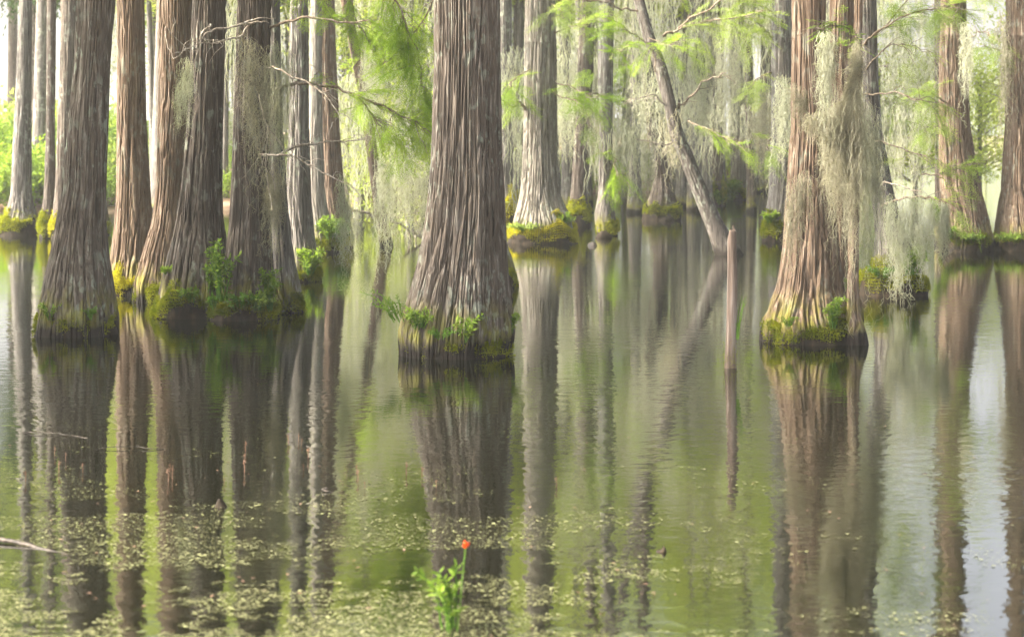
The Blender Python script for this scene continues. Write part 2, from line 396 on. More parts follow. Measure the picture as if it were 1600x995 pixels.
DEADFOL = []
def frond_cloud(mb, twb, o, d, L, r, leaf=.028, lw=.0085, step=.018, droop=.35, width=.42):
    """one flat feathery cypress spray: axis, side twigs, two rows of needles on each"""
    up = np.array([0, 0, 1.0]); d = unit(d); side = unit(np.cross(d, up + r.randn(3) * .25)); nrm = np.cross(side, d)
    n = max(4, int(L / .035)); ts = np.linspace(.08, 1, n)
    ax = o + np.outer(ts * L, d) - np.outer(droop * (ts * L) ** 2, up)
    if twb is not None: tube(twb, np.vstack([o, ax]), np.linspace(.0035, .001, n + 1), 3)
    for k in range(n):
        env = math.sin(math.pi * min(1, .18 + .82 * ts[k]) ** .9) if ts[k] < 1 else .3
        tl = L * width * (env * .9 + .15) * r.uniform(.7, 1.15)
        for s in (-1, 1):
            td = unit(d * .75 + side * s * .72 + nrm * r.randn() * .18 - up * .10)
            m_ = max(3, int(tl / step)); q = np.linspace(.05, 1, m_)
            pp = ax[k] + np.outer(q * tl, td) - np.outer(.5 * (q * tl) ** 2, up)
            tp = unit(np.cross(td, nrm))
            for s2 in (-1, 1):
                dd = unit(td * .62 + tp * s2 * .8 + r.randn(m_, 3) * .16)
                leaves(mb, pp, dd, unit(np.cross(dd, nrm + r.randn(m_, 3) * .3)), leaf * (1.1 - .5 * q) * r.uniform(.8, 1.2, m_), lw)

def branch(tkey, pts, r0, r1, seed, foliage=0, fmat='cyp', wood='twig', twigs=6, Loc=.34, leafscale=1.0, start=.25, amp=.012, moss=0):
    """pts: (px, py, depth offset from the tree) ; a child branch of the tree with side twigs, its needles a sub-part"""
    TT = TREE[tkey]; T = TT['T']; Y = TT['Y']; r = rs(seed)
    w = [P(x, y, Y + dy) for x, y, dy in pts]
    L = sum(np.linalg.norm(w[i + 1] - w[i]) for i in range(len(w) - 1)); n = max(8, int(L / .06))
    p = crooked(w, n, amp, r); mb = MB(); tube(mb, p, np.linspace(r0, r1, n), 7)
    tips = []
    for k in range(twigs):
        i = r.randint(int(n * start), n - 1); d = unit(p[min(i + 1, n - 1)] - p[i - 1]); d = unit(d + r.randn(3) * [.7, .7, .6])
        l = r.uniform(.12, .45) * min(1, L); q = crooked([p[i], p[i] + d * l * .5, p[i] + d * l + [0, 0, -.05]], 8, .012, r)
        tube(mb, q, np.linspace(.006, .002, 8) if foliage else np.linspace(max(.005, r1), .0022, 8), 4); tips.append(q)
    o = mb.obj("branch", M[wood], T)
    if foliage:
        fb = MB()
        for k in range(foliage):
            if k % 3 and tips: q = tips[r.randint(len(tips))]; i = r.randint(2, 8); b = q[i]; d0 = unit(q[-1] - q[0])
            else: i = r.randint(int(n * start), n - 1); b = p[i]; d0 = unit(p[i] - p[i - 2])
            frond_cloud(fb, fb, b, d0 + r.randn(3) * [.45, .45, .3] + [0, 0, -.15], Loc * r.uniform(.6, 1.25), r, .028 * leafscale, (.0085 if leafscale == 1 else .0062) * leafscale, (.018 if leafscale == 1 else .021) * leafscale)
        c = bpy.data.objects.new("foliage", fb.mesh("foliage", M[fmat], np.array(T['_o']), False)); COL.objects.link(c); c.parent = o
    return o

# ------------------------------------------------------------------ the cypresses, foreground
tree('T1', 528, [(488, 64, 175), (440, 74, 168), (400, 83, 163), (350, 92, 160), (300, 101, 161), (200, 109, 165), (100, 120, 169), (0, 125, 177)], 'brown',
     "thick grey-brown cypress with a flared foot at the left, in front of the thin trunks", base=(56, 179), moss=.55, zmoss=.24)
tree('T2', 462, [(425, 173, 240), (400, 178, 236), (350, 184, 235), (300, 186, 231), (200, 186, 226), (100, 186, 224), (0, 186, 223)], 'red',
     "slim cypress lit orange, sunlit golden moss at its foot, just right of the thick left one", base=(167, 246), moss=1.6, mossmat='mosslit', zmoss=.30, H=13, crownz=9)
tree('T3', 474, [(445, 216, 300), (400, 227, 292), (350, 241, 290), (300, 246, 287), (200, 249, 294), (100, 251, 299), (0, 252, 302)], 'red',
     "left stem of the close pair of dark cypresses, warm light on its left edge", base=(212, 305), moss=1.3, zmoss=.26, H=13, crownz=9)
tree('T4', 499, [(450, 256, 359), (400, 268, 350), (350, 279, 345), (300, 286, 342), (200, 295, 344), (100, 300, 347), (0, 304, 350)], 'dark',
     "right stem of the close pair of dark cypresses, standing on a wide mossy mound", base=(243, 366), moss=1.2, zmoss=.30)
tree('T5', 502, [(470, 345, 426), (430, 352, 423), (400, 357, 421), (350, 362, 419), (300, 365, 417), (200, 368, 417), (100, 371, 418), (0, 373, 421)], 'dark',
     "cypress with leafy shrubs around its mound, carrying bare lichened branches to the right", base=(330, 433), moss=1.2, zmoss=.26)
tree('T6', 489, [(450, 426, 468), (420, 424, 461), (380, 424, 455), (300, 422, 447), (200, 420, 441), (100, 420, 438), (0, 419, 436)], 'grey',
     "narrow grey cypress draped in moss just behind the shrub-ringed cypress", base=(432, 474), moss=.4, zmoss=.16)
tree('T7', 441, [(410, 452, 497), (370, 452, 489), (300, 449, 484), (200, 453, 481), (100, 454, 481), (0, 455, 480)], 'grey',
     "smooth grey cypress with a dark left side and a leafy bush at its right foot", base=(446, 502), moss=.8, zmoss=.22)
tree('T8', 396, [(370, 482, 523), (340, 484, 512), (300, 483, 506), (200, 484, 503), (0, 486, 502)], 'pale',
     "thin pale cypress behind the grey one, green clump at its foot", base=(484, 530), moss=.9, zmoss=.3, hero=False, H=15, crownz=11.5)
tree('T9', 388, [(350, 500, 546), (300, 497, 535), (200, 494, 528), (100, 492, 523), (0, 490, 521)], 'red',
     "brown trunk in the blur right of the thin pale cypress, behind the shrubs", base=(496, 550), moss=.7, zmoss=.3, hero=False, H=15, crownz=11.5)
tree('TC', 562, [(520, 630, 797), (497, 637, 794), (480, 641, 792), (450, 650, 788), (400, 662, 784), (350, 670, 782), (300, 676, 780), (250, 680, 777), (200, 682, 776), (100, 685, 775), (0, 685, 774)], 'brown',
     "big central cypress with deeply ridged bark flaring widely into the water", base=(627, 796), moss=1.0, zmoss=.26, H=13, crownz=9.5)
tree('T10', 452, [(430, 706, 800), (400, 722, 792), (370, 730, 784), (330, 736, 779), (300, 740, 774), (0, 742, 770)], 'grey',
     "cypress hidden behind the big central one, only its mossy right foot showing", base=(700, 807), moss=1, zmoss=.3)
tree('T22', 540, [(505, 1198, 1338), (490, 1204, 1326), (450, 1218, 1312), (400, 1226, 1306), (350, 1230, 1302), (300, 1234, 1298), (200, 1239, 1292), (100, 1240, 1285), (0, 1240, 1287)], 'red',
     "large reddish cypress at the right with moss hanging down its right side", base=(1190, 1349), moss=1, zmoss=.24)
tree('T23', 522, [(480, 1304, 1346), (430, 1302, 1328), (350, 1301, 1325), (200, 1300, 1330), (100, 1299, 1332), (0, 1299, 1334)], 'red',
     "brown trunk tight behind the right side of the large reddish cypress", base=(1296, 1350), moss=.3, mnd=False)
tree('T24', 464, [(430, 1366, 1438), (400, 1372, 1428), (350, 1370, 1408), (300, 1362, 1394), (200, 1352, 1376), (100, 1348, 1370), (0, 1345, 1368)], 'grey',
     "pale cypress on a broad dark mound, half hidden by curtains of hanging moss", base=(1341, 1448), moss=.9, zmoss=.36)
# ------------------------------------------------------------------ the cypresses, middle distance
tree('L1', 369, [(345, 8, 57), (320, 16, 50), (300, 19, 47), (200, 23, 47), (100, 28, 48), (0, 31, 49)], 'grey',
     "leftmost thin grey-green trunk with a dark mossy foot", base=(-4, 63), moss=1, zmoss=.45, hero=False, H=15, crownz=11.5)
tree('L3', 373, [(345, 64, 86), (300, 70, 86), (200, 73, 85), (100, 74, 86), (0, 74, 87)], 'dark',
     "very thin dark trunk between the pale background trunk and the brown one", base=(62, 88), moss=.8, zmoss=.4, hero=False, crownn=1200, H=15, crownz=11.5)
tree('L4', 374, [(345, 82, 106), (300, 87, 106), (200, 91, 112), (100, 95, 118), (0, 97, 122)], 'brown',
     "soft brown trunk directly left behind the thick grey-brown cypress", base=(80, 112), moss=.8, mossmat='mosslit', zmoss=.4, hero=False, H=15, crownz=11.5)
tree('L5', 368, [(340, 138, 168), (300, 140, 162), (0, 142, 160)], 'dark',
     "trunk hidden behind the thick left cypress, dark foot peeking out at its right", base=(130, 171), moss=.6, zmoss=.4, hero=False, H=15, crownz=11.5)
tree('T11', 343, [(320, 778, 806), (290, 777, 801), (200, 777, 799), (0, 777, 798)], 'grey',
     "grey trunk just right behind the big central cypress, sunlit golden moss at its foot", base=(779, 817), moss=1.2, mossmat='mosslit', zmoss=.6, hero=False, H=15, crownz=11.5)
tree('T12', 382, [(345, 803, 893), (325, 810, 880), (300, 816, 872), (250, 820, 868), (150, 822, 867), (0, 823, 865)], 'pale',
     "pale cypress lit gold on its left, ringed by a bright sunlit yellow moss collar", base=(796, 903), moss=3.0, mossmat='mosslit', zmoss=.46, H=15, crownz=11.5)
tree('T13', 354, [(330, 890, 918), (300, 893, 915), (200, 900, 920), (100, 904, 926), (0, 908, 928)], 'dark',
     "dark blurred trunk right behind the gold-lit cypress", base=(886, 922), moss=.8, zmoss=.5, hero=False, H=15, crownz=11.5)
tree('T14', 369, [(340, 930, 960), (300, 936, 956), (200, 938, 956), (100, 936, 957), (0, 938, 958)], 'grey',
     "grey blurred trunk with a narrow foot in open water left of the fluted cypress", base=(934, 965), moss=.5, zmoss=.3, hero=False, H=15, crownz=11.5)
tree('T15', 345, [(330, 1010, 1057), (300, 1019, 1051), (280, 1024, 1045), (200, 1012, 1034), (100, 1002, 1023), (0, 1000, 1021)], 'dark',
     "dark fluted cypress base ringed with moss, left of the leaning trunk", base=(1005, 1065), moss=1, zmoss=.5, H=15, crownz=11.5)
tree('T18', 322, [(290, 1113, 1129), (200, 1116, 1128), (0, 1119, 1129)], 'brown',
     "small brown trunk with a green cushion at its foot, right of the leaning trunk", base=(1109, 1134), moss=1, zmoss=.7, hero=False, H=15, crownz=11.5)
tree('T19', 313, [(280, 1147, 1169), (200, 1148, 1166), (0, 1150, 1166)], 'pale',
     "distant pale trunk between two thin brown ones, grass clump at its left foot", base=(1143, 1172), moss=.6, zmoss=.5, hero=False, H=15, crownz=11.5)
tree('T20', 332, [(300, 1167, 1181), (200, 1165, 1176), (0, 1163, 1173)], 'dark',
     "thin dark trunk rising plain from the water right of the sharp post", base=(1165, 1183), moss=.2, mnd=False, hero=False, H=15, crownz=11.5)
tree('T21', 378, [(350, 1197, 1236), (300, 1204, 1236), (200, 1208, 1238), (100, 1207, 1238), (0, 1208, 1238)], 'grey',
     "grey lichened trunk immediately left behind the large reddish cypress", base=(1192, 1240), moss=.8, zmoss=.5, hero=False, H=15, crownz=11.5)
tree('T25', 394, [(366, 1478, 1546), (330, 1479, 1537), (280, 1472, 1525), (200, 1471, 1513), (100, 1471, 1509), (0, 1473, 1507)], 'red',
     "two-toned cypress, orange left and grey right, with ferns on its foot near the right edge", base=(1470, 1549), moss=1.1, zmoss=.38, H=15, crownz=11.5)
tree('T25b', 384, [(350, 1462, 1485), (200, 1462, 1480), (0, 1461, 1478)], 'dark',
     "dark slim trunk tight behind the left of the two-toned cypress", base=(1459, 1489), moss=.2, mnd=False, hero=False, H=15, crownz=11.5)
tree('T26', 394, [(366, 1558, 1640), (340, 1561, 1630), (300, 1568, 1618), (200, 1574, 1608), (0, 1574, 1606)], 'red',
     "warm brown cypress cut by the right edge of the view", base=(1553, 1650), moss=1, zmoss=.38, H=15, crownz=11.5)

# leaning trunk, thin leaning sunlit trunk, third stem by the large right cypress
def lean_trunk(key, by, pts, name, label, cat, bm, seed, rows=90, rad=64):
    Y = depth(by); w = smooth_path([P(x, y, Y + dy) for x, y, _, dy in pts], rows)
    rr = np.interp(np.linspace(0, len(pts) - 1, rows), range(len(pts)), [a[2] / 2 / F * Y for a in pts])
    T = thing(name, (w[0][0], Y, 0), label, cat); m_ = MB()
    T_ = unit(np.gradient(w, axis=0)); A = unit(np.cross(T_, [0, 1, .1])); B = np.cross(T_, A)
    th = np.arange(rad) / rad; U, Z = np.meshgrid(th, np.arange(rows) * .07)
    h = np.clip(np.abs(2 * vn(U * 14 + vn(U * 5, Z * 1.2, seed, 5), Z * 1.1, seed + 1, 14) - 1) * 3, 0, 1)
    R_ = rr[:, None] * (1 + .12 * (vn(U * 4, Z * .8, seed + 2, 4) - .5)) + .022 * (h - .6)
    v = w[:, None] + R_[..., None] * (A[:, None] * np.cos(U * 2 * np.pi)[..., None] + B[:, None] * np.sin(U * 2 * np.pi)[..., None])
    i = np.arange(rows - 1)[:, None] * rad; j = np.arange(rad)[None]; j2 = (j + 1) % rad
    m_.add(v.reshape(-1, 3), np.stack([i + j, i + j2, i + rad + j2, i + rad + j], -1).reshape(-1, 4))
    m_.add(np.vstack([w[0], v[0]]), t=[[0, 1 + a, 1 + (a + 1) % rad] for a in range(rad)])
    m_.add(np.vstack([w[-1], v[-1]]), t=[[0, 1 + a, 1 + (a + 1) % rad] for a in range(rad)])
    m_.obj("trunk", BARK[bm], T); TREE[key] = dict(T=T, Y=Y, x=w[0][0]); return T
lean_trunk('T16', 398, [(1152, 425, 44, 0), (1136, 392, 38, 0), (1117, 350, 27, 0), (1095, 300, 25, 0), (1074, 250, 22, 0), (1056, 205, 21, 0), (1046, 160, 18, 0), (1030, 100, 18, .2), (1008, 40, 17, .4), (985, -60, 15, .7), (960, -200, 12, 1.0), (940, -300, 9, 1.2)],
           "leaning_tree", "crooked dark trunk leaning left out of the water at centre right", "tree", 'dead', 71)
lean_trunk('T9b', 385, [(612, 420, 24, 0), (603, 380, 20, 0), (590, 300, 17, 0), (578, 215, 16, 0), (562, 120, 15, 0), (545, 30, 14, 0), (528, -60, 13, 0), (505, -200, 10, 0), (490, -300, 8, 0)],
           "leaning_tree", "slender sunlit trunk leaning left in the blur left of the central cypress", "tree", 'red', 72)
lean_trunk('T23b', 538, [(1338, 570, 44, 0), (1336, 525, 34, 0), (1334, 490, 19, 0), (1333, 440, 16, 0), (1334, 350, 15, .05), (1336, 250, 14, .05), (1338, 150, 13, .1), (1340, 50, 12, .1), (1342, -60, 11, .2), (1344, -240, 9, .3)],
           "cypress_sapling", "thin stem wrapped in hanging moss at the right foot of the large reddish cypress", "tree", 'red', 73, rows=130)
crown(TREE['T16']['T'], *(P(940, -300, 39)[:2]), 7.5, 10, 2, 1500, 3, M['crownlite'], .16, 12)
crown(TREE['T9b']['T'], *(P(490, -300, 40)[:2]), 7.5, 10, 2, 1500, 4, M['crownlite'], .16, 12)

# ------------------------------------------------------------------ branches in the air
branch('T5', [(300, 148, -1.0), (305, 62, -.9), (345, 45, -.7), (398, 33, -.2)], .006, .016, 101, twigs=6, wood='deadwood')
branch('T3', [(300, 90, -.4), (262, 45, -.6), (268, 88, -.8), (290, 79, -.9)], .006, .004, 102, twigs=3, wood='deadwood')
branch('T5', [(398, 33, -.2), (372, 60, -.5), (340, 66, -.8), (312, 70, -1.0), (268, 86, -1.2)], .014, .005, 103, twigs=8, wood='deadwood')
branch('T5', [(418, 42, 0), (440, 33, -.2), (470, 28, -.4), (520, 29, -.6), (560, 31, -.7), (588, 37, -.8)], .020, .008, 104, twigs=6, foliage=18, Loc=.28, start=.45)
branch('T5', [(415, 103, -.1), (440, 112, -.3), (484, 136, -.5), (510, 160, -.6), (532, 190, -.7)], .014, .004, 105, twigs=9, wood='deadwood')
branch('T6', [(428, 140, -.3), (470, 132, -.6), (514, 131, -.8), (560, 145, -1.0), (610, 165, -1.1), (655, 190, -1.2), (682, 214, -1.2)], .022, .006, 106, twigs=20, foliage=66, Loc=.36, start=.42)
branch('T6', [(560, 150, -1.0), (585, 178, -1.1), (612, 205, -1.1), (640, 243, -1.2)], .010, .004, 107, twigs=10, foliage=26, Loc=.28, start=.3)
branch('T6', [(436, 244, -.3), (465, 230, -.5), (490, 222, -.6), (540, 219, -.8), (597, 213, -1.0)], .018, .006, 108, twigs=8, wood='deadwood')
branch('T5', [(400, 241, -.2), (439, 241, -.4), (478, 255, -.5), (527, 280, -.7), (560, 297, -.8)], .014, .004, 109, twigs=9, wood='deadwood')
branch('T5', [(405, 150, -.3), (418, 200, -.5), (414, 260, -.6), (425, 330, -.7)], .008, .003, 110, twigs=7, wood='deadwood')
branch('T6', [(600, -60, -1.5), (620, -10, -1.4), (650, 60, -1.3), (665, 130, -1.2), (670, 165, -1.1)], .014, .005, 111, twigs=18, foliage=80, Loc=.44, start=.1)
branch('T6', [(540, -40, -.6), (552, 20, -.6), (570, 60, -.6), (588, 75, -.6)], .012, .005, 112, twigs=8, foliage=28, Loc=.3, start=.1)
branch('T6', [(450, -70, -1), (462, -20, -1), (462, 20, -1)], .012, .005, 113, twigs=6, foliage=20, Loc=.26, start=.2)
branch('T6', [(485, 100, -.4), (500, 112, -.5), (520, 128, -.6)], .006, .003, 114, twigs=4, foliage=7, Loc=.22, start=.2)
branch('T6', [(690, -20, -1.0), (660, 30, -1.0), (625, 75, -1.1), (590, 105, -1.2)], .012, .004, 116, twigs=12, foliage=40, Loc=.36, start=.1)
branch('T6', [(500, -60, -.8), (505, 0, -.8), (530, 35, -.9)], .010, .004, 117, twigs=8, foliage=18, Loc=.28, start=.2)
branch('T7', [(640, -50, 1.5), (600, 30, 1.2), (570, 90, 1.0), (560, 160, 1.0)], .012, .004, 115, twigs=10, foliage=18, Loc=.4, fmat='cyp')
# off the crooked leaning trunk
branch('T16', [(1035, 56, .1), (1062, 40, 0), (1120, 0, -.3), (1180, -40, -.6)], .028, .010, 120, twigs=8, foliage=8, Loc=.5, fmat='cypy', leafscale=1.7, amp=.02)
branch('T16', [(1038, 54, .1), (1080, 38, 0), (1125, 28, -.2), (1200, 18, -.5)], .022, .008, 121, twigs=14, foliage=26, Loc=.6, fmat='cypy', leafscale=1.7, amp=.02)
branch('T16', [(1059, 168, .1), (1083, 148, 0), (1108, 132, -.2), (1134, 114, -.4)], .028, .010, 122, twigs=6, wood='twig', amp=.03)
branch('T16', [(1054, 170, .1), (1020, 160, -.2), (978, 158, -.5)], .018, .006, 123, twigs=5, wood='deadwood', amp=.02)
branch('T16', [(1063, 224, 0), (1035, 220, -.3), (992, 217, -.6)], .016, .006, 124, twigs=4, wood='deadwood', amp=.02)
branch('T16', [(998, 16, .2), (960, 8, 0), (920, 2, -.3), (885, 0, -.6)], .022, .008, 125, twigs=10, foliage=20, Loc=.55, fmat='cypy', leafscale=1.7, amp=.02)
branch('T16', [(1026, 112, 0), (1010, 70, -.2), (970, 40, -.5), (945, 25, -.7)], .014, .005, 126, twigs=10, foliage=16, Loc=.5, fmat='cyp', leafscale=1.7, amp=.02)
branch('T16', [(1015, 60, -.2), (1035, 70, -.7), (1060, 66, -1.2)], .010, .004, 127, twigs=8, foliage=18, Loc=.42, fmat='cyp', leafscale=1.5)
branch('T16', [(1075, 190, -.2), (1110, 205, -.5), (1150, 222, -.8), (1172, 240, -1)], .014, .005, 128, twigs=10, foliage=18, Loc=.42, fmat='cyp', leafscale=1.6, start=.2)
for k, (x0, y0, x1, y1, fm) in enumerate([(875, 60, 930, 25, 'cypy'), (880, 150, 925, 200, 'cypy'), (870, 15, 880, 30, 'cypy'), (868, 135, 940, 160, 'cyp'), (820, 110, 790, 150, 'cyp')]):
    branch('T12', [(850, y0 - 10, 0), ((x0 + x1) / 2, (y0 + y1) / 2 - 8, -.5), (x1, y1, -1)], .018, .005, 130 + k, twigs=9, foliage=18, Loc=.5, fmat=fm, leafscale=1.6, amp=.02)
branch('T12', [(825, 190, 0), (810, 172, -.3), (795, 168, -.6), (780, 150, -.8)], .03, .012, 137, twigs=4, wood='twig', amp=.03)
for k, (x0, y0, x1, y1, n) in enumerate([(940, 150, 905, 158, 16), (945, 100, 985, 70, 14), (940, 240, 965, 275, 14), (1030, 120, 970, 100, 16)]):
    branch('T14' if k != 3 else 'T15', [(x0, y0, 0), ((x0 + x1) / 2, (y0 + y1) / 2 - 8, -.5), (x1, y1, -1)], .018, .006, 140 + k, twigs=8, foliage=n, Loc=.55, fmat='cyp', leafscale=1.8, amp=.02)
# right-hand side
branch('T24', [(1346, 75, 0), (1363, 60, -.3), (1411, 30, -.7), (1462, 18, -1.0), (1500, 12, -1.2)], .018, .006, 150, twigs=14, foliage=30, Loc=.42, fmat='cypy', leafscale=1.2, start=.25)
branch('T24', [(1368, 58, -.1), (1390, 35, -.3), (1415, 5, -.6), (1440, -30, -.8)], .012, .005, 151, twigs=9, foliage=16, Loc=.4, fmat='cypy', leafscale=1.2)
branch('T24', [(1340, 35, -.2), (1348, 14, -.2), (1358, -20, -.2)], .010, .005, 152, twigs=5, wood='twig')
branch('T24', [(1350, 146, -.1), (1385, 146, -.4), (1424, 154, -.7), (1450, 165, -.9), (1468, 182, -1.0)], .014, .005, 153, twigs=14, foliage=22, Loc=.38, fmat='cypy', leafscale=1.2, start=.3)
branch('T24', [(1350, 110, -.1), (1385, 72, -.3), (1420, 72, -.5), (1462, 84, -.7)], .010, .004, 154, twigs=8, wood='twig', foliage=9, Loc=.3, fmat='cypy', leafscale=1.2)
branch('T24', [(1350, 105, .1), (1375, 104, -.1), (1382, 104, -.2)], .008, .003, 155, twigs=3, wood='deadwood')
branch('T24', [(1352, 222, 0), (1381, 219, -.3), (1423, 232, -.6), (1462, 250, -.9), (1480, 262, -1)], .012, .004, 156, twigs=9, foliage=13, Loc=.34, fmat='cypy', leafscale=1.2, start=.45)
branch('T24', [(1440, 272, -.9), (1470, 272, -1.0), (1500, 262, -1.1), (1532, 256, -1.2)], .010, .003, 157, twigs=12, foliage=26, Loc=.32, fmat='cypy', leafscale=1.2, start=.2)
branch('T24', [(1376, 324, -.2), (1405, 312, -.5), (1430, 309, -.7), (1460, 310, -.9), (1492, 319, -1.1)], .020, .006, 158, twigs=12, foliage=20, Loc=.3, fmat='cypy', leafscale=1.2, start=.4)
branch('T24', [(1376, 282, -.2), (1410, 290, -.5), (1440, 300, -.8)], .014, .005, 159, twigs=14, wood='deadwood', start=.1)
branch('T24', [(1355, 270, -.8), (1356, 285, -.9), (1344, 296, -1.0)], .012, .008, 160, twigs=4, wood='twig')
branch('T23b', [(1340, 62, 0), (1330, 45, -.1), (1300, 42, -.4), (1272, 45, -.6)], .010, .004, 161, twigs=14, foliage=30, Loc=.17, fmat='cypy', start=.4)
branch('T23b', [(1340, 70, 0), (1336, 55, -.1), (1342, 62, -.3), (1350, 70, -.5)], .008, .004, 162, twigs=8, foliage=12, Loc=.15, fmat='cypy', start=.2)
branch('T23b', [(1338, 120, 0), (1326, 150, -.15), (1300, 172, -.3), (1252, 186, -.7)], .014, .004, 163, twigs=4, wood='deadwood')
for k, (x0, y0, x1, y1, n) in enumerate([(1500, 30, 1450, 10, 20), (1480, 170, 1440, 140, 14), (1510, 60, 1560, 66, 10), (1480, 215, 1440, 205, 16), (1580, 90, 1540, 72, 12), (1500, 10, 1540, -20, 14)]):
    branch('T25' if k != 4 else 'T26', [(x0, y0, 0), ((x0 + x1) / 2, (y0 + y1) / 2 - 8, -.6), (x1, y1, -1.2)], .018, .005, 170 + k, twigs=9, foliage=n, Loc=.5, fmat='cypy', leafscale=1.6, amp=.02)
for k, (x0, y0, x1, y1, n) in enumerate([(1208, 60, 1165, 40, 18), (1206, 110, 1170, 140, 12), (1208, 215, 1190, 250, 10), (1210, 20, 1150, -10, 18)]):
    branch('T21', [(x0, y0, 0), ((x0 + x1) / 2, (y0 + y1) / 2 - 8, -.6), (x1, y1, -1.2)], .018, .005, 180 + k, twigs=9, foliage=n, Loc=.5, fmat='cypy', leafscale=1.7, amp=.02)
# grey dead limb from the thin pale cypress dipping to the water behind the central one
branch('T9', [(500, 325, 0), (530, 327, .6), (565, 334, 1.2), (610, 347, 1.8), (650, 366, 2.3), (690, 384, 2.6)], .030, .026, 190, twigs=3, wood='deadwood', amp=.012)
branch('T9', [(552, 300, -.3), (540, 290, -.5), (552, 332, -.8)], .010, .006, 191, twigs=2, wood='twig')

# ------------------------------------------------------------------ Spanish moss
def strand(mb, p0, L, r, wr=.0035, curl=.02, lean=None, seg=.035, k=3):
    n = max(5, int(L / seg)); w = r.randn(n, 3); st = np.zeros((n, 3)); a_ = np.zeros(3)
    for q in range(n): a_ = a_ * .66 + w[q] * curl * .75; st[q] = a_
    st[:, 2] = st[:, 2] * .6 - np.linspace(0, L, n); p = p0 + st; p[:, :2] += np.outer(np.linspace(0, 1, n), r.randn(2) * L * .05); p[0] = p0
    tube(mb, p, np.linspace(wr, wr * .45, n), k)
    return p
def moss_sheet(name, label, pts, Y, n, lens, seed, matr='spanish', wr=.0042, group="Spanish moss hanging by the large right-hand trees", side=3, dy=.18, cat="hanging moss", curl=.018, jit=.5):
    """pts: row of (px, py) along which the moss hangs; lens: matching lengths in pixels"""
    wr = wr * .62; n = int(n * (1.2 if Y < 35 else .75)); side = side + 2
    r = rs(seed); c = P(*pts[0], Y); T = (c[0], Y, c[2]); mb = MB(); t = np.linspace(0, 1, len(pts))
    for i in range(n):
        u = r.rand(); x = np.interp(u, t, [a[0] for a in pts]); y = np.interp(u, t, [a[1] for a in pts]); L = np.interp(u, t, lens)
        cl = .55 + .45 * vn(u * 11 + seed, 0.0, seed)
        p0 = P(x + r.randn() * 3, y + r.rand() ** 1.6 * jit * L, Y + r.randn() * dy); L = L / F * Y * float(cl) * r.uniform(.35, 1.08)
        p = strand(mb, p0, L, r, wr, curl)
        for s in range(side):
            q = p[r.randint(0, len(p))]; strand(mb, q, r.uniform(.04, .16), r, wr * .8, .035, seg=.022)
    o = mb.obj(name, M[matr], None, T); return tag(o, label, cat, group)
G1 = "Spanish moss hanging by the large right-hand trees"; G2 = "Spanish moss hanging among the left trees"
moss_sheet("spanish_moss", "thick tan moss beard hanging along the right side of the large reddish cypress", [(1286, 172), (1300, 166), (1318, 150), (1334, 130), (1346, 122)], 20.3, 360, [90, 170, 235, 262, 230], 201, 'spanishtan', .0036)
moss_sheet("spanish_moss", "fluffy tan moss sleeve wound on the bent stem above the thick beard", [(1262, 178), (1290, 172), (1312, 158), (1328, 130), (1336, 90), (1340, 60)], 20.2, 260, [30, 46, 56, 56, 44, 36], 202, 'spanishtan', .0034, dy=.08, curl=.03)
moss_sheet("spanish_moss", "narrow pale moss streamer down the right flank of the reddish cypress below the green tuft", [(1282, 52), (1290, 48), (1302, 55)], 20.0, 90, [120, 150, 90], 203, 'spanish', .0038, dy=.07)
moss_sheet("spanish_moss", "pale moss curtain directly right of the thick tan beard", [(1342, 160), (1356, 158), (1378, 168)], 21.6, 170, [180, 270, 230], 204, 'spanish', .0036)
moss_sheet("spanish_moss", "grey moss draped over the lower trunk on the broad dark mound", [(1384, 300), (1400, 310), (1418, 316)], 26.6, 110, [90, 160, 120], 205, 'spanish', .005)
moss_sheet("spanish_moss", "light see-through moss veil below the lichened branch left of the two-toned cypress", [(1418, 300), (1440, 308), (1462, 312)], 26.4, 95, [70, 135, 60], 206, 'spanish', .005)
moss_sheet("spanish_moss", "ragged moss wisp hanging from the branch end with a hooked tail", [(1468, 312), (1476, 316), (1480, 318)], 26.2, 60, [92, 80, 70], 207, 'spanish', .005, dy=.05)
moss_sheet("spanish_moss", "thin moss fringe spilling over the left edge of the large reddish cypress", [(1230, 290), (1246, 270), (1266, 265)], 20.3, 60, [130, 110, 70], 208, 'spanishtan', .0038, dy=.05)
moss_sheet("spanish_moss", "small tan moss patch high on the front of the large reddish cypress", [(1240, 128), (1250, 135), (1258, 145)], 20.4, 34, [60, 60, 40], 209, 'spanishtan', .0038, dy=.05)
moss_sheet("spanish_moss", "straggly pale moss tassel hanging in front of the close pair of dark cypresses", [(276, 150), (284, 92), (292, 88), (300, 100)], 23.6, 55, [60, 100, 100, 40], 210, 'spanish', .0036, G2, dy=.1)
moss_sheet("spanish_moss", "fuzzy grey moss coat on the front of the shrub-ringed cypress", [(376, 40), (392, 60), (410, 70), (418, 90)], 23.4, 110, [170, 200, 200, 160], 211, 'spanishtan', .0032, G2, dy=.08, curl=.03)
moss_sheet("spanish_moss", "grey moss curtain covering the upper narrow grey cypress", [(416, 70), (428, 60), (440, 66), (452, 80)], 24.2, 120, [180, 230, 210, 170], 212, 'spanish', .0036, G2, dy=.1)
moss_sheet("spanish_moss", "lower moss drape on the narrow grey cypress at shrub height", [(416, 262), (428, 258), (440, 266)], 24.0, 90, [120, 130, 90], 213, 'spanishtan', .0036, G2, dy=.08)
moss_sheet("spanish_moss", "long thin moss string nearly touching the water left of the dead limb", [(530, 272), (538, 270), (546, 280)], 24.5, 45, [130, 170, 110], 214, 'spanish', .0042, G2, dy=.08)
moss_sheet("spanish_moss", "short moss string beside the nearly touching one", [(549, 322), (555, 318), (561, 322)], 25.5, 26, [75, 90, 60], 215, 'spanish', .004, G2, dy=.05)
